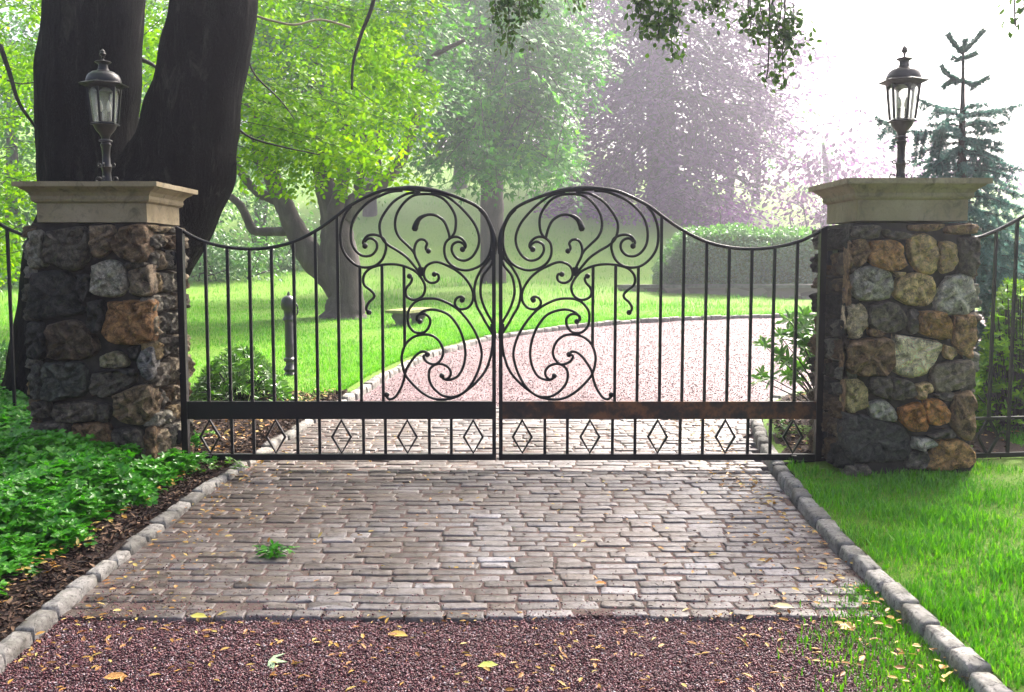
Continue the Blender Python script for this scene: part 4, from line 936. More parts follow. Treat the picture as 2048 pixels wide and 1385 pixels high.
# ---- tree overhead on the right whose branch ends hang into the picture
T2 = empty('overhanging_tree', (8.5, 3.5, zf(8.5, 3.5)), 'small-leaved dark tree hanging leafy branch ends into the top of the view', 'tree')
mb = MB(); k_ = [(8.5, 3.5, 0), (8.4, 3.6, 2.5), (7.8, 4.0, 5), (6.6, 4.8, 7.2), (4.5, 5.6, 8.2), (2, 5.8, 8.4), (0, 5.4, 8.2)]
mb.tube(catmull(k_, 6), np.interp(np.linspace(0, 1, 37), [0, .3, 1], [.38, .28, .04]), 14); mb.build('trunk', M['bark_dark'], T2, True)
LV, TW = Leaves(), []
def hang(px, y0, y1, Y, dens=260, spread=.035, leaf=.036, lean=0.0, side=.6):
    a = np.array(P(px - lean * 120, y0 - 220, Y)); b = np.array(P(px, y1, Y)); m0 = np.array(P(px - lean * 40, y0, Y))
    w = catmull([a, (a + m0) / 2 + [.02, .05, 0], m0, (m0 + b) / 2 + RNG.normal(size=3) * .012, b], 5); TW.append((w, np.linspace(.006, .0016, len(w))))
    L = np.linalg.norm(b - m0); n = int(dens * L)
    def along(p0, p1, n, sp):
        t = RNG.random(n)[:, None]; q = p0 + (p1 - p0) * t + RNG.normal(size=(n, 3)) * sp
        d = norm(RNG.normal(size=(n, 3)) * .8 + (p1 - p0) / np.linalg.norm(p1 - p0) * .8)
        LV.add(q, d, rvec(n), leaf * RNG.uniform(.7, 1.2, n), .62)
    along(m0, b, n, spread)
    for _ in range(int(L * 22 * side)):
        t = RNG.uniform(0, .8); q = m0 + (b - m0) * t; e = q + np.array([RNG.normal() * .07, RNG.normal() * .05, -RNG.uniform(.03, .12)]); along(q, e, 13, spread * .5); TW.append((np.array([q, e]), .0015))
for a in [(992, -20, 40, 5.6), (1014, -20, 100, 5.6), (1040, -20, 50, 5.6), (1060, -20, 30, 5.6), (1078, -30, 20, 5.7), (1160, -40, 12, 5.6),
          (1278, -20, 66, 5.2), (1300, -30, 40, 5.2), (1318, -20, 86, 5.2), (1345, 0, 118, 5.2), (1332, -20, 40, 5.2), (1352, 20, 70, 5.2), (1400, -40, 6, 5.2), (1430, -30, 22, 5.2), (1448, -20, 32, 5.2),
          (1500, 10, 60, 5.0), (1520, 0, 82, 5.0), (1545, -10, 60, 5.0), (1562, 20, 90, 5.0), (1568, 60, 157, 5.0), (1586, 10, 92, 5.0), (1536, 135, 168, 5.0), (1496, 20, 64, 5.0),
          (2044, -20, 30, 4.6), (2030, 44, 58, 4.6)]: hang(*a)
LV.build('hanging_leaves', M['dark_leaf'], T2); twigs('twigs', TW, M['twig'], T2)
LV = Leaves()
for _ in range(15):
    c = (RNG.uniform(1, 12), RNG.uniform(5, 15), 0); blob(LV, (c[0], c[1], 2.9 + .27 * c[1] + RNG.uniform(1.5, 4.5)), (2.1, 2.1, .9), 1100, .17, shell=.2)
LV.build('crown', M['dark_leaf'], T2, keep=overhead)  # unseen crown, added on the sun side to shade the foreground

# ---- grey beech on the lawn beyond the gate
T3 = empty('beech_tree', pbase(688, 16.8), 'grey spreading beech with low crooked limb, on the lawn behind the left gate leaf', 'tree')
mb = MB()
trunk(mb, [(690, 662, 95), (689, 648, 62), (690, 625, 42), (692, 590, 34), (684, 540, 37), (676, 490, 36), (668, 430, 27), (655, 385, 23), (646, 350, 19), (640, 280, 17), (635, 180, 14), (640, 60, 10)], 16.8, 20, .07, 3)
trunk(mb, [(680, 585, 26), (655, 545, 30), (620, 510, 27), (588, 455, 21), (566, 405, 18), (540, 347, 17), (524, 312, 18), (512, 250, 13), (500, 150, 9)], 16.8, 16, .07, 5)
trunk(mb, [(598, 463, 9), (560, 463, 9.5), (530, 464, 9), (507, 461, 9), (495, 441, 8.5), (484, 416, 8), (463, 395, 7), (437, 381, 6), (415, 360, 5)], 16.8, 12, .1, 6)
trunk(mb, [(560, 405, 10), (530, 392, 10), (512, 382, 9), (492, 361, 8), (475, 332, 7), (465, 300, 6), (450, 240, 5)], 16.8, 12, .08, 7)
trunk(mb, [(690, 440, 20), (708, 408, 19), (746, 381, 15), (784, 346, 12), (812, 298, 11), (832, 240, 9), (838, 190, 7), (860, 120, 6), (930, 80, 4)], 16.8, 12, .07, 8)
trunk(mb, [(668, 430, 16), (682, 380, 14), (688, 330, 12), (690, 286, 11), (696, 200, 9)], 16.6, 12, .07, 9)
trunk(mb, [(712, 400, 10), (722, 340, 9), (724, 300, 8), (735, 200, 7)], 16.9, 10, .07, 10)
trunk(mb, [(760, 372, 8), (756, 330, 7), (758, 280, 6), (765, 200, 5)], 17, 10, .07, 11)
mb.build('trunk', M['bark'], T3, True)
LV, TW = Leaves(), []
for x, y, Y, rx, ry, n in [(560, 180, 17, 120, 80, 1700), (420, 100, 18, 130, 90, 1700), (650, 90, 18, 120, 90, 1800), (640, 200, 17.5, 110, 70, 1700), (740, 230, 17.6, 110, 60, 1500), (760, 120, 17, 120, 90, 1800), (820, 60, 17.5, 100, 80, 1500),
                           (520, 20, 17, 150, 80, 1800), (690, -40, 17, 200, 90, 1900), (820, 180, 18, 80, 50, 900), (420, 260, 18, 60, 60, 500), (700, 290, 17.6, 60, 30, 450)]:
    boughs(LV, TW, x, y, Y, rx, ry, max(3, int(rx * ry * .0042)), 1.5, .105, .5, 660, .4, 1.0, 1.2)
LV.build('crown', M['bluegreen'], T3); twigs('twigs', TW, M['bark'], T3, 4)

# ---- maple behind, centre
T4 = empty('maple_tree', pbase(985, 26), 'broad hazy green maple with a straight grey trunk between the two gate crests', 'tree')
mb = MB(); trunk(mb, [(986, 600, 40), (986, 570, 28), (985, 500, 25), (984, 430, 24), (984, 370, 23), (982, 300, 21), (985, 200, 17), (992, 100, 13), (1000, -40, 9)], 26, 16, .05, 3)
trunk(mb, [(982, 300, 12), (940, 220, 10), (900, 150, 8), (850, 110, 6)], 26, 10, .06, 2); trunk(mb, [(985, 250, 11), (1040, 180, 9), (1100, 110, 7), (1160, 60, 5)], 26, 10, .06, 2)
trunk(mb, [(815, 130, 5, 24), (870, 105, 7, 24), (935, 75, 8, 24.5), (975, 30, 9, 25), (990, -20, 10, 26)], 24, 10, .06, 2)
mb.build('trunk', M['bark'], T4, True)
LV, TW = Leaves(), []
for x, y, Y, rx, ry, n in [(900, 160, 20, 110, 60, 1500), (960, 230, 19.5, 110, 60, 1800), (1040, 250, 20, 95, 85, 1800), (1075, 320, 20, 60, 48, 800), (1060, 150, 20, 110, 70, 1700), (1130, 90, 21, 75, 60, 1100), (1180, 105, 21, 40, 26, 260), (1000, 60, 20.5, 130, 80, 1800),
                           (900, 60, 21, 110, 80, 1500), (1080, 10, 21, 110, 70, 1400), (870, 310, 20, 38, 34, 230), (900, 260, 20, 70, 45, 750), (950, 320, 19.5, 50, 34, 380), (1120, 240, 20.5, 24, 60, 300), (1115, 330, 20, 26, 40, 260), (860, 220, 20.5, 70, 60, 800), (1010, 330, 19.4, 50, 30, 330), (1000, -80, 21, 200, 70, 1500)]:
    Y *= 1.18; boughs(LV, TW, x, y, Y, rx, ry, max(3, int(rx * ry * .0066)), 1.7, .19, .55, 985, .6, 1.1, 1.2, .2)
LV.build('crown', M['maple'], T4, PAL, PALQ); twigs('twigs', TW, M['bark'], T4, 4)

# ---- copper beech, right of centre
T5 = empty('copper_beech_tree', pbase(1330, 44), 'huge purple copper beech sweeping down to the grass, fading into bright mist', 'tree')
mb = MB(); trunk(mb, [(1330, 560, 50), (1330, 480, 36), (1325, 350, 32), (1320, 200, 28), (1310, 0, 20), (1300, -200, 14)], 45, 14, .06, 3)
for e in [(1450, 330), (1500, 250), (1420, 100), (1200, 120), (1180, 250), (1520, 380), (1250, 330)]:
    trunk(mb, [(1325, e[1] - 60, 12, 45), ((1325 + e[0]) / 2, e[1] - 50, 8, 44.5), (e[0], e[1], 3, 44)], 45, 8, .05, 2)
mb.build('trunk', M['bark'], T5, True)
LV, TW = Leaves(), []
for x, y, Y, rx, ry, n in [(1240, 80, 33, 110, 110, 2800), (1350, 60, 33, 130, 110, 3000), (1470, 100, 34, 110, 90, 2200), (1540, 190, 35, 60, 70, 900), (1230, 250, 32, 90, 90, 2600), (1330, 230, 32, 120, 80, 3200), (1440, 230, 33, 100, 70, 2400),
                           (1250, 370, 31.5, 100, 60, 2400), (1350, 340, 31.5, 110, 60, 2800), (1400, 410, 31, 90, 40, 2200), (1290, 430, 31, 110, 30, 1700), (1530, 290, 34, 50, 50, 700), (1460, 320, 32.5, 60, 50, 900), (1160, 120, 34, 50, 120, 900), (1170, 330, 33, 50, 100, 1100), (1180, 440, 31.5, 70, 40, 900), (1300, -60, 34, 220, 90, 2800), (1480, 20, 35, 90, 60, 1100), (1440, 440, 32, 70, 22, 700), (1560, 120, 36, 50, 50, 350)]:
    Y *= 1.34; boughs(LV, TW, x, y, Y, rx, ry, max(3, int(rx * ry * .0050)), 3.6, .24, 1.15, 1310, .5, 1.0, 2.2)
LV.build('crown', M['copper'], T5)
L2 = Leaves()  # crown top out of view, added to throw shade on the bank
for _ in range(26):
    c = (RNG.uniform(3, 15), RNG.uniform(36, 54), 0); blob(L2, (c[0], c[1], 3.5 + .27 * c[1] + RNG.uniform(.5, 4)), (2.6, 2.6, 1.3), 620, .38, shell=.2, clump=1.2)
L2.build('upper_crown', M['copper'], T5, keep=lambda p: p[:, 2] > 1.6 + .262 * p[:, 1] + .8); twigs('twigs', TW, M['bark'], T5, 4)

# ---- background trees, one crown and trunk each
def back_tree(name, label, px, Y, mat, blobs, leaf, r=14, group='trees fading into the mist', dens=1.0, top=80):
    g = empty(name, pbase(px, Y), label, 'tree', group); mb = MB()
    yb = 520 - (zf(P(px, 500, Y)[0], Y) - 1.6) * 2000 / Y
    trunk(mb, [(px, yb + 12, r * 1.6), (px, yb - 15, r), (px + 4, (yb + top) / 2, r * .8), (px - 3, top, r * .4)], Y, 10, .06, px)
    mb.build('trunk', M['bark'], g, True); LV = Leaves()
    for x, y, rx, ry in blobs:
        n = int(dens * rx * ry * (Y / 2000) ** 2 * 3.14 * 3.0 / (leaf * leaf * .42)); blob(LV, P(x, y, Y + RNG.normal() * .8), (rx * Y / 2000, 2.0, ry * Y / 2000), max(120, n), leaf, shell=.3, clump=leaf * 4)
    LV.build('crown', M[mat], g, cull=False); return g
back_tree('forest_tree', 'green misty tree left of the double trunk, at the picture edge', 20, 27, 'bluegreen', [(-60, 100, 120, 140), (60, 40, 110, 120), (40, 220, 100, 110), (-60, 350, 120, 100), (60, 400, 90, 80)], .17)
back_tree('forest_tree', 'green misty tree showing between the two dark trunks', 300, 30, 'bluegreen', [(300, 60, 130, 130), (280, 220, 120, 110), (380, 150, 100, 120), (180, 330, 120, 90), (330, 340, 90, 70)], .18)
back_tree('forest_tree', 'pale bluish tree behind the bright beech sprays', 520, 36, 'bluegreen', [(470, 60, 130, 120), (590, 150, 120, 110), (480, 250, 120, 90), (620, 20, 120, 100), (610, 290, 80, 60)], .2)
back_tree('forest_tree', 'hazy green tree on the hill right of the low crooked limb', 740, 42, 'beech_far', [(720, 60, 130, 110), (760, 190, 110, 80), (840, 90, 110, 100), (700, 260, 80, 50)], .22)
back_tree('forest_tree', 'faint tree on the hill behind the maple crown', 920, 48, 'beech_far', [(900, 40, 130, 100), (980, 130, 120, 90), (1080, 60, 120, 110), (1060, 200, 110, 80), (1150, 260, 80, 60)], .24)
back_tree('forest_tree', 'pale tree trunk and crown standing at the right foot of the copper beech', 1458, 47, 'plum', [(1440, 240, 80, 60), (1480, 200, 80, 60), (1420, 180, 80, 70)], .3, 9, top=260, dens=.6)
back_tree('forest_tree', 'slim misty tree above the distant bright slope', 1512, 50, 'bluegreen', [(1530, 280, 60, 50), (1500, 320, 50, 30), (1570, 240, 60, 50)], .3, 8, top=270, dens=.6)
back_tree('plum_tree', 'faint lilac tree left of the right lantern', 1650, 42, 'plum', [(1640, 300, 80, 50), (1700, 270, 70, 40), (1610, 340, 70, 40), (1690, 345, 80, 40)], .28, 9, top=290, dens=.7)
back_tree('plum_tree', 'palest lilac tree, hidden mostly by the right lantern and spruce', 1800, 50, 'plum', [(1790, 320, 90, 40), (1880, 300, 90, 50), (2000, 330, 90, 50)], .3, 9, top=300, dens=.6)

# ---- shrubs
def shrub(name, label, px, py, Y, mat, blobs, leaf, group=None, cat='shrub', dens=1.0, lie=None):
    x = P(px, py, Y)[0]; g = empty(name, (x, Y, zf(x, Y) + LIFT), label, cat, group); LV = Leaves(); mb = MB()
    if 20 < Y < 35: gy = 520 - (zf(x, Y) + LIFT - 1.6) * 2000 / Y; blobs = blobs + [(b_[0], gy - 14, b_[2], 17) for b_ in blobs]
    for bx_, by_, rx, ry in blobs:
        n = int(dens * rx * ry * (Y / 2000) ** 2 * 3.14 * 2.6 / (leaf * leaf * .42)); c = P(bx_, by_, Y); blob(LV, c, (rx * Y / 2000, max(.3, rx * Y / 2600), ry * Y / 2000), max(100, n), leaf, flat=.5, hang=.3, shell=.35, clump=leaf * 3)
        for k in range(1): mb.tube(np.array([(c[0] + RNG.normal() * .1, Y, zf(c[0], Y)), (c[0] + RNG.normal() * .2, Y, c[2] - .1), (c[0] + RNG.normal() * .3, Y + .1, c[2] + .1)]), .006 + Y * .0006, 5)
    mb.build('stems', M['twig'], g, True); LV.build('foliage', M[mat], g); return g
shrub('green_shrub', 'feathery green shrub under the low crooked beech limb', 470, 540, 28, 'hedge', [(430, 510, 60, 45), (500, 500, 60, 45), (400, 450, 50, 50)], .13, 'shrubs below the far bank')
shrub('green_shrub', 'green shrub mass between the double trunk and the first gate bars', 390, 540, 30, 'hedge', [(360, 480, 60, 60), (320, 520, 60, 40), (420, 400, 70, 50)], .13, 'shrubs below the far bank')
shrub('green_shrub', 'green shrub just left of the grey beech trunk', 590, 545, 31, 'hedge', [(560, 490, 60, 40), (610, 470, 50, 50), (540, 420, 60, 40), (500, 370, 70, 40)], .13, 'shrubs below the far bank')
shrub('green_shrub', 'shaded shrub on the bank left of the dark pillar', 20, 560, 24, 'hedge', [(-40, 520, 70, 50), (40, 500, 60, 50)], .13, 'shrubs below the far bank')
shrub('purple_shrub', 'rounded purple shrub at the right foot of the copper beech', 1470, 445, 36, 'copper', [(1450, 425, 45, 28), (1485, 430, 28, 24)], .17)
shrub('lilac_maple_shrub', 'pale spreading lilac shrub beside the right pillar, on the far bright slope', 1625, 440, 36, 'plum', [(1620, 405, 45, 26), (1650, 430, 50, 22), (1600, 432, 40, 14), (1680, 390, 40, 24)], .17)
shrub('white_green_shrub', 'pale green misty shrub above the lilac shrub', 1620, 400, 56, 'bluegreen', [(1600, 385, 60, 22), (1650, 375, 40, 26)], .22)
0 and shrub('bright_shrub', 'yellow-green sunlit shrub behind the right gate crest', 1230, 470, 26, 'beech_far', [(1215, 440, 36, 14), (1260, 465, 34, 16), (1285, 500, 20, 16)], .11, None, 'shrub', 1.5)
# clipped hedge on the wall
HX = np.array([P(1335, 500, 22)[0], 23.0]); HB = np.array([P(1700, 500, 21)[0], 21.6])
g = empty('clipped_hedge', (HX[0], 22.6, zf(HX[0], 22.6) + LIFT), 'long clipped green hedge above the low stone wall, half lost in mist', 'hedge')
hp = resample(np.array([HX, HB, (16, 21.8), (28, 22)]), .5); mb = MB(); V = []
LV = Leaves(); z1f = lambda x, y: 1.6 + y * .0285 + .05 * math.sin(x * 1.7) - .9 * max(0, 1 - (x - HX[0]) / .9) ** 2
for x_, y_ in hp: V += [(x_, y_ + .1, zf(x_, y_) - .1), (x_, y_ + .1, z1f(x_, y_) - .12), (x_, y_ + 1.3, z1f(x_, y_) - .12), (x_, y_ + 1.3, zf(x_, y_) - .1)]
n = len(hp); mb.add(V, [(i * 4 + k, (i + 1) * 4 + k, (i + 1) * 4 + k + 1, i * 4 + k + 1) for i in range(n - 1) for k in range(3)] + [(0, 1, 2, 3)]); mb.build('inner_twigs', M['lawn'], g)
k = 34000; t = RNG.random(k) ** 1.6; ii = t * (n - 1.001); i0 = ii.astype(int); fr = (ii - i0)[:, None]; q = hp[i0] + (hp[np.minimum(i0 + 1, n - 1)] - hp[i0]) * fr
topm = RNG.random(k) < .3; z0 = zb(q[:, 0], q[:, 1]); z1 = 1.6 + q[:, 1] * .0285 + .05 * np.sin(q[:, 0] * 1.7) + .05 * np.sin(q[:, 0] * 5.3) - .9 * np.maximum(0, 1 - (q[:, 0] - HX[0]) / .9) ** 2
zz_ = np.where(topm, z1 - RNG.uniform(-.09, .12, k), z0 + (z1 - z0) * RNG.random(k)); yy_ = np.where(topm, q[:, 1] + RNG.uniform(0, 1.3, k), q[:, 1] + RNG.normal(size=k) * .09 + .11 * np.sin(q[:, 0] * 3) * np.sin(zz_ * 4.5))
LV.add(np.c_[q[:, 0], yy_, zz_], norm(rvec(k) + np.array([0, -.5, .1])), norm(rvec(k) + np.array([0, -.8, .8])), .085 * RNG.uniform(.6, 1.2, k), .65)
LV.build('foliage', M['hedge'], g)
for i, (px_, w_, lab) in enumerate([(1385, 20, 'small pale bedding plant on the wall, leftmost of the row'), (1450, 26, 'second bedding plant from the left on the wall top'), (1515, 24, 'third bedding plant from the left on the wall top'), (1590, 26, 'rightmost bedding plant on the wall top, nearest the right pillar')]):
    Y = float(np.interp(px_, [1235, 1700], [23.5, 20.3])) + .8; x = P(px_, 570, Y)[0]; zt_ = 1.6 - (Y - .8) * .028
    g = empty('bedding_plant', (x, Y, zt_ - .1), lab, 'plant', 'bedding plants along the wall'); LV = Leaves()
    blob(LV, (x, Y, zt_ + .1), (w_ * Y / 2000, .25, .16), 300, .07); LV.build('foliage', M['hedge'], g)

def rosette(LV, c, axis, n, l, w=.34, tilt=.35):
    axis = norm(np.array(axis, float)); t1 = norm(np.cross(axis, [.3, .9, .2])); t2 = np.cross(axis, t1); a = np.arange(n) * 2.4 + RNG.uniform(0, 6)
    d = np.cos(a)[:, None] * t1 + np.sin(a)[:, None] * t2 + axis * RNG.uniform(tilt - .35, tilt + .35, n)[:, None]
    LV.add(np.tile(c, (n, 1)), norm(d), norm(axis + RNG.normal(size=(n, 3)) * .2), l * RNG.uniform(.7, 1.15, n), w)
# rhododendron by the right pillar
bs = np.array([P(1648, 800, 7.7)[0], 7.7, zf(3.0, 7.7) + LIFT])
g = empty('rhododendron_bush', tuple(bs), 'leggy rhododendron with rosettes of long leaves, leaning from behind the right pillar', 'shrub'); LV = Leaves(); TW = []
rp = [(110, 350), (230, 290), (400, 110), (290, 160), (410, 240), (540, 180), (560, 300), (350, 330), (80, 560), (160, 590), (220, 420), (260, 480), (290, 570), (380, 500), (450, 420), (330, 600), (560, 450), (560, 250), (480, 330), (590, 540), (550, 640), (430, 170), (480, 260), (390, 300), (300, 260), (600, 380), (520, 420), (420, 330), (610, 280), (620, 620), (340, 230), (500, 500)]
for zx, zy in rp:
    for rep in range(2):
        c = np.array(P(1500 + zx / 3.737 + RNG.normal() * 3 * (rep + .3), 600 + zy / 3.737 + RNG.normal() * 4 * (rep + .3), 7.55 + RNG.uniform(-.2, .3)))
        rosette(LV, c, (RNG.normal() * .5 - .2, -.55 + RNG.normal() * .3, .8), 8, .105)
    TW.append((catmull([bs, bs + (c - bs) * np.array([.35, .4, .55]), c], 5), np.linspace(.009, .003, 11)))
for _ in range(45):
    c = np.array(P(RNG.uniform(1640, 1740), RNG.uniform(600, 800), 7.6 + RNG.uniform(-.1, .5))); rosette(LV, c, (RNG.normal() * .5, -.5, .8), 8, .105)
twigs('stems', TW, M['twig'], g); LV.build('foliage', M['rhodo'], g)
# shrub behind the left leaf of the gate
def leafy_bush(name, label, pxs, Y, leaf, count, mat='rhodo', w=.28, lift=0):
    x0, x1, yt, yb_ = pxs; cx = P((x0 + x1) / 2, yb_, Y); g = empty(name, (cx[0], Y, zf(cx[0], Y) + LIFT), label, 'shrub'); LV = Leaves(); TW = []
    for _ in range(count):
        u = RNG.uniform(-1, 1); v = RNG.random() ** .7; px_ = (x0 + x1) / 2 + u * (x1 - x0) / 2 * (1 - .35 * v); py_ = yb_ + (yt - yb_) * v * (1 - .55 * u * u); c = np.array(P(px_, py_, Y + RNG.normal() * .22))
        rosette(LV, c, (u * .5 + RNG.normal() * .3, -.45 + RNG.normal() * .3, .9), 7, leaf, w); 
        if RNG.random() < .35: b = np.array([cx[0] + u * .15, Y, zf(cx[0], Y) + LIFT]); TW.append((np.array([b, (b + c) / 2 + [0, 0, .05], c]), .004))
    twigs('stems', TW, M['twig'], g); LV.build('foliage', M[mat], g)
leafy_bush('evergreen_bush', 'low glossy bush behind the left gate leaf, beside the iron post', (368, 590, 700, 812), 8.7, .085, 330)
leafy_bush('evergreen_bush', 'low bush behind the fence left of the dark pillar', (-60, 90, 690, 790), 9.2, .08, 150, 'hedge')
leafy_bush('evergreen_bush', 'bright green bush behind the right fence, below the spruce', (1925, 2130, 560, 880), 7.5, .05, 1000, 'beech', .45)
# small weeds in the beds beyond the gate
LV = Leaves()
for px_, py_ in [(425, 880), (470, 840), (1565, 890), (1575, 870), (1600, 800), (1612, 770), (470, 950), (440, 940), (400, 955), (1625, 830), (380, 890), (1560, 855)]:
    a = np.array(G(px_, py_, LIFT))
    for _ in range(5): rosette(LV, a + np.array([RNG.normal() * .04, RNG.normal() * .04, .03 + RNG.random() * .04]), (RNG.normal() * .2, 0, 1), 6, .035, .6)
o = LV.build('weeds', M['rhodo']); o['kind'] = 'stuff'

# ---- ground cover (left foreground)
LV = Leaves(); k = 0
while k < 6400:
    y = RNG.uniform(3.7, 8.4); x = -2.0 - 2.8 * RNG.random() ** 1.25 
    edge = float(np.interp(y, [4, 4.6, 5.1, 5.4, 5.8, 6.2, 6.6, 8], [-2.22, -2.15, -2.15, -2.09, -2.03, -2.06, -2.2, -2.3])) - .04 * math.sin(y * 9) - .03 * math.sin(y * 17) + max(0, RNG.normal()) * .03
    if x > edge or x < -y * .60 : continue
    if -2.88 < x < -2.15 and 6.0 < y < 6.75: continue
    if y > 6.9 and x > -2.9: continue
    k += 1
    hgt = min(.23, .05 + (edge - x) * .62) * (1 + .25 * math.sin(x * 5) * math.sin(y * 4)) + RNG.normal() * .02
    ax = (RNG.normal() * .35, -.15 + RNG.normal() * .35, 1); z0 = zf(x, y) + LIFT
    rosette(LV, np.array([x, y, z0 + hgt]), ax, 8, .043, .58, .12)
    if k % 2: rosette(LV, np.array([x + RNG.normal() * .02, y - .01, z0 + hgt * .5]), ax, 7, .048, .62, 0)
for y0_, x0_ in [(6.15, -2.10), (6.0, -2.13), (6.25, -2.0), (5.9, -2.2), (6.3, -2.06)]:
    for _ in range(12): rosette(LV, np.array([x0_ + RNG.normal() * .05, y0_ + RNG.normal() * .05, zf(x0_, y0_) + LIFT + .05 + RNG.random() * .05]), (0, -.2, 1), 7, .045, .6, .1)
o = LV.build('ground_cover', M['ground_leaf']); o['kind'] = 'stuff'

# ---- spruce behind the right pillar
SY = 8.3
T6 = empty('spruce_tree', pbase(1925, SY), 'young blue spruce with sparse pointed leader behind the right pillar', 'tree')
LV, TW = Leaves(), []
mb = MB(); trunk(mb, [(1922, 850, 16), (1922, 600, 13), (1923, 400, 10), (1924, 300, 7.5), (1925, 220, 5), (1926, 160, 3.2), (1926, 105, 2)], SY, 10, .06, 2); mb.build('trunk', M['bark'], T6, True)
def brush(path, dens=620, nl=.024, r0=.004, rad=.35):
    w = catmull(path, 5); TW.append((w, np.linspace(r0, r0 * .4, len(w)))); d = np.r_[0, np.cumsum(np.linalg.norm(np.diff(w, axis=0), axis=1))]; n = int(dens * 1.9 * d[-1]) + 4
    t = RNG.random(n) * d[-1]; q = np.c_[np.interp(t, d, w[:, 0]), np.interp(t, d, w[:, 1]), np.interp(t, d, w[:, 2])]; tg = norm(w[-1] - w[0]); a = rvec(n); a = norm(a - tg * (a @ tg)[:, None])
    LV.add(q, norm(a + tg * .55 + np.array([0, 0, .15])), norm(np.cross(a, tg)), nl * 1.25 * RNG.uniform(.6, 1.2, n), .27)
Q = lambda x, y, dy=0: np.array(P(x, y, SY + dy))
for p in [[(1925, 108), (1910, 90), (1896, 69)], [(1926, 106), (1945, 86), (1967, 61)], [(1926, 104), (1928, 90), (1932, 80)], [(1926, 118), (1916, 120), (1905, 116)], [(1927, 118), (1938, 113), (1953, 107)],
          [(1925, 166), (1905, 156), (1892, 145), (1883, 132)], [(1912, 160), (1898, 166), (1886, 176)], [(1927, 166), (1950, 169), (1965, 162), (1978, 155)], [(1940, 168), (1946, 174), (1944, 180)], [(1926, 166), (1926, 130), (1926, 106)], [(1905, 157), (1916, 168)], [(1926, 235), (1925, 200), (1926, 170)]]:
    brush([Q(*q) for q in p], 1150 if p[0][1] < 170 else 420, .026 if p[-1][1] not in (106, 170) else .016)
def sbranch(a, b, sag=.08, hangl=.16, gap=.05, dens=520):
    a = np.array(a); b = np.array(b); L = np.linalg.norm(b - a); m = (a + b) / 2 - np.array([0, 0, sag * L]); path = catmull([a, m, b], 6); brush([a, m, b], 420, .022, .006)
    n = int(L / gap); d = norm(b - a); s = norm(np.cross(d, [0, 0, 1]))
    for i in range(2, n):
        t = i / n; q = path[min(len(path) - 1, int(t * (len(path) - 1)))]; sg = 1 if i % 2 else -1; ll = hangl * math.sin(pi * min(1, t * .8 + .25)) * RNG.uniform(.6, 1.25)
        e = q + norm(d * .5 + s * sg * RNG.uniform(.3, .9) + np.array([0, 0, -RNG.uniform(.25, 1.1)])) * ll; brush([q, (q + e) / 2 + np.array([0, 0, .012]), e], dens, .022, .0022)
for a, b in [((1922, 232), (1832, 196)), ((1930, 228), (2044, 212)), ((1920, 262), (1870, 262)), ((1932, 250), (2016, 246)), ((1925, 280), (2010, 290)), ((1915, 275), (1812, 264)), ((1812, 264), (1750, 236)), ((1930, 300), (2005, 322)), ((1915, 310), (1850, 350)), ((1920, 330), (2030, 345))]:
    sbranch(Q(*a), Q(b[0], b[1], RNG.uniform(-.3, .1)), .02 if b[1] < 262 else -.05, .17 if b[0] < 1900 and b[1] > 255 else .15, .04)
for p in [((1838, 262), (1832, 295), (1828, 325)), ((1850, 263), (1846, 290), (1842, 318)), ((1872, 266), (1868, 300), (1860, 335)), ((1884, 268), (1880, 300), (1874, 330)), ((1796, 262), (1790, 280), (1782, 298))]: brush([Q(*q) for q in p], 620, .026)
for i in range(150):
    t = (i + .5) / 150; y = 215 + 600 * t; an = i * 2.4; L = .20 + .95 * min(1, t * 1.4, .35 + 1.2 * max(0, 1 - t)) * RNG.uniform(.75, 1.1)
    if t > .62 and i % 2: continue
    y = y; a = np.array(Q(1924, y))
    b = a + np.array([cos(an) * L, sin(an) * L, -.12 * L - .05 + (.10 if t < .1 else 0)])
    if b[1] < 7.0: continue
    sbranch(a, b, -.06, .10 + .14 * min(1, t * 2), .055, 380)
LV.build('crown', M['spruce'], T6); twigs('limbs', TW, M['twig'], T6, 4)

# ---- fallen leaves
LV = Leaves()
def litter(x, y, z, l, w=.5):
    k = len(x); d = rvec(k); d[:, 2] *= .15; n = norm(np.c_[RNG.normal(size=(k, 2)) * .28, np.ones(k)]); LV.add(np.c_[x, y, z], norm(d), n, l, w)
k = 420; y = RNG.uniform(3.3, 8.3, k); x = 1.57 - np.abs(RNG.normal(size=k)) * .22; litter(x, y, zb(x, y) + .042, RNG.uniform(.015, .05, k))
k = 300; y = RNG.uniform(3.4, 7, k); x = -1.8 + np.abs(RNG.normal(size=k)) * .22; litter(x, y, zb(x, y) + .042, RNG.uniform(.012, .042, k))
k = 260; y = RNG.uniform(4.1, 8, k); x = RNG.uniform(-1.75, 1.55, k); litter(x, y, zb(x, y) + .042, RNG.uniform(.012, .04, k))
k = 420; y = RNG.uniform(3.3, 4.0, k); x = RNG.uniform(-1.8, 1.55, k); litter(x, y, zb(x, y) + .022, RNG.uniform(.008, .045, k), .42)
k = 800; y = RNG.uniform(3.3, 9.2, k); x = np.interp(y, LK[:, 1], LK[:, 0]) - .14 - np.abs(RNG.normal(size=k)) * .35; litter(x, y, zb(x, y) + LIFT + .05, RNG.uniform(.02, .05, k))
k = 350; y = RNG.uniform(6.4, 9.2, k); x = np.interp(y, RK[:, 1], RK[:, 0]) + .14 + RNG.random(k) * 1.7; litter(x, y, zb(x, y) + LIFTR + .05, RNG.uniform(.02, .045, k))
o = LV.build('leaf_litter', M['litter']); o['kind'] = 'stuff'
LV = Leaves(); k = 250; y = RNG.uniform(3.4, 9, k); x = np.interp(y, LK[:, 1], LK[:, 0]) - .16 - np.abs(RNG.normal(size=k)) * .4
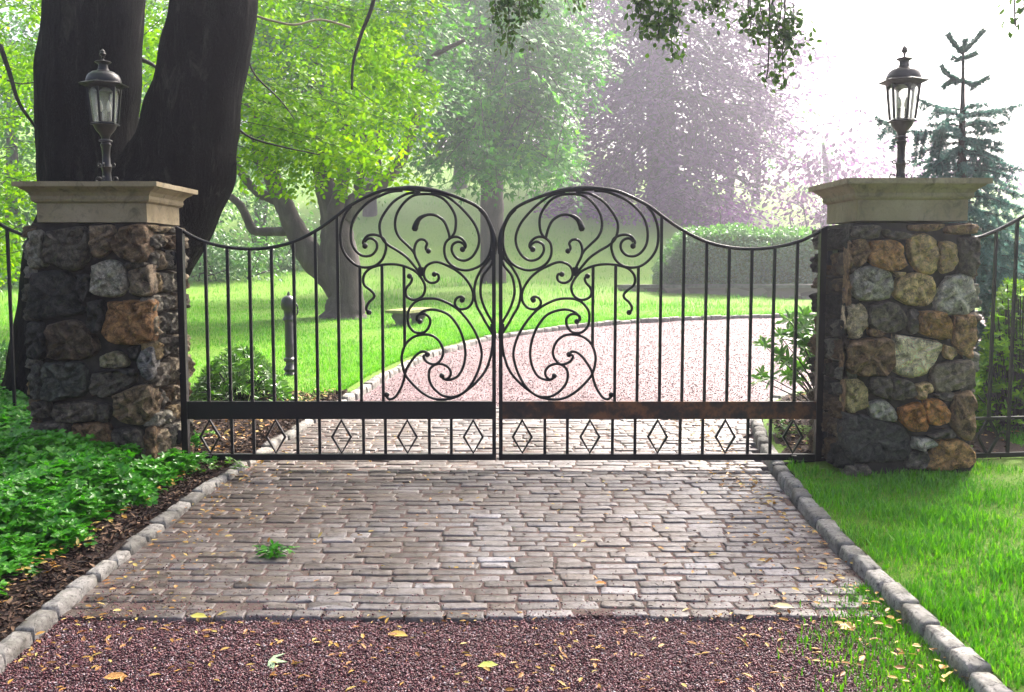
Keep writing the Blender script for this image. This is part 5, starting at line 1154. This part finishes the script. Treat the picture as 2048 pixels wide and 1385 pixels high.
a = rvec(k); a[:, 2] *= .2; LV.add(np.c_[x, y, zb(x, y) + LIFT + .045], norm(a), np.array([0, 0, 1.]), RNG.uniform(.04, .14, k), .05)
o = LV.build('bark_chips', M['bark']); o['kind'] = 'stuff'
LV = Leaves(); k = 5200; y = RNG.uniform(4.0, 8.5, k); x = RNG.uniform(-1.8, 1.72, k); x *= .96; e_ = np.maximum(np.minimum(x + 1.8, 1.58 - x), 0); m_ = RNG.random(k) < np.exp(-e_ * 2.2) + .10; x, y = x[m_], y[m_]; k = len(x)
a = rvec(k); a[:, 2] *= .1; LV.add(np.c_[x, y, zb(x, y) + .031], norm(a), norm(RNG.normal(size=(k, 3)) * .2 + np.array([0, 0, 1.])), RNG.uniform(.006, .03, k), RNG.uniform(.12, .7, k))
o = LV.build('mulch_bits', bpy.data.materials['bark_bits']); o['kind'] = 'stuff'
def flat_mat(nm, c): t = NT(nm); t.pbr(t.mix(t.noise(40, 4), c, tuple(v * 1.5 for v in c)), .5); return t.m
for i, (px_, py_, l, c, star, lab) in enumerate([(537, 1322, .075, (.30, .42, .22), True, 'pale green lobed leaf on the gravel in the left foreground'), (775, 1268, .085, (.45, .30, .06), False, 'curled yellow leaf at the edge of the cobbles, near the middle'),
        (955, 1333, .075, (.35, .40, .06), False, 'yellow-green leaf lying on the red gravel at bottom centre'), (1190, 1166, .05, (.45, .17, .02), False, 'orange leaf on the cobbles right of centre'), (1545, 1212, .085, (.50, .44, .20), False, 'cream coloured leaf where cobbles meet gravel on the right'),
        (1680, 1258, .09, (.42, .22, .03), False, 'ochre leaf on the gravel near the right kerb'), (380, 1232, .075, (.42, .38, .07), False, 'yellow leaf on the cobbles near the left kerb'), (206, 1356, .085, (.42, .20, .05), False, 'tan leaf on the gravel in the bottom left corner')]):
    x, y, z = G(px_, py_, .034 if py_ < 1240 else .018); L2 = Leaves(); a = RNG.uniform(-.5, .5); L2.add([(x, y, z)], (cos(a), sin(a), .05), norm(np.array([.1, -.35, 1.])), l, .5 if not star else .9)
    o = L2.build('fallen_leaf', flat_mat('fallen_leaf_colour', c), None, PAL if star else OV, PALQ if star else OVQ); tag(o, lab, 'leaf', 'large leaves fallen on the drive')
cl = np.array(G(542, 1112, .03)); g = empty('leafy_sprig', tuple(cl), 'broken green leafy sprig lying on the cobbles', 'sprig'); LV = Leaves(); TW = []
for _ in range(9):
    e = cl + np.array([RNG.uniform(-.12, .13), RNG.uniform(-.07, .07), RNG.uniform(.008, .03)]); TW.append((np.array([cl, (cl + e) / 2 + [0, 0, .02], e]), .002)); n = 13; t = RNG.random(n)[:, None]; LV.add(cl + (e - cl) * t + RNG.normal(size=(n, 3)) * .012 + [0, 0, .01], norm(rvec(n) * np.array([1, 1, .35])), norm(rvec(n) * .5 + np.array([0, -.2, 1.])), RNG.uniform(.025, .05, n), .5)
LV.build('foliage', M['ground_leaf'], g); twigs('twigs', TW, M['twig'], g)

# ================================================================ AIR, LIGHT, CAMERA
mb = MB(); mb.box(-155, 155, -25, 155, -6.5, 46)
hz_ = mb.build('haze', bpy.data.materials.new('mist')); hz_['kind'] = 'stuff'; m = hz_.data.materials[0]; m.use_nodes = True; nt = m.node_tree; nt.nodes.clear()
ou = nt.nodes.new('ShaderNodeOutputMaterial'); pv = nt.nodes.new('ShaderNodeVolumePrincipled'); pv.inputs['Color'].default_value = (.86, .88, 1.0, 1); pv.inputs['Density'].default_value = HAZE = .0051; pv.inputs['Anisotropy'].default_value = .74
nt.links.new(pv.outputs[0], ou.inputs['Volume'])
SAZ, SEL = radians(34), radians(46)
w = bpy.data.worlds.new('World'); S.world = w; w.use_nodes = True; nt = w.node_tree; bg = nt.nodes['Background']
sky = nt.nodes.new('ShaderNodeTexSky'); sky.sky_type = 'NISHITA'; sky.sun_disc = False; sky.sun_elevation = SEL; sky.sun_rotation = SAZ; sky.dust_density = 9; sky.air_density = .7; sky.ozone_density = 1.0
nt.links.new(sky.outputs[0], bg.inputs['Color']); bg.inputs['Strength'].default_value = .15
sl = bpy.data.lights.new('sun', 'SUN'); sl.energy = 5.0; sl.angle = radians(9); sl.color = (1, .95, .87); so = bpy.data.objects.new('sun', sl); COL.objects.link(so)
from mathutils import Vector
so.rotation_euler = Vector((sin(SAZ) * cos(SEL), cos(SAZ) * cos(SEL), sin(SEL))).to_track_quat('Z', 'Y').to_euler(); so.location = (10, 10, 20)
cam = bpy.data.cameras.new('camera'); cam.sensor_width = 36; cam.lens = 36 * F / 2048; cam.clip_end = 1000; co = bpy.data.objects.new('camera', cam); COL.objects.link(co)
co.location = (0, 0, EYE); co.rotation_euler = (pi / 2 - PITCH, 0, 0); S.camera = co
S.view_settings.view_transform = 'Standard'; S.view_settings.look = 'None'; S.view_settings.exposure = 1.97; S.view_settings.gamma = 1
S.cycles.max_bounces = 6; S.cycles.diffuse_bounces = 3; S.cycles.glossy_bounces = 2; S.cycles.transmission_bounces = 4; S.cycles.transparent_max_bounces = 8; S.cycles.volume_bounces = 0
S.cycles.use_denoising = True; S.cycles.use_adaptive_sampling = True
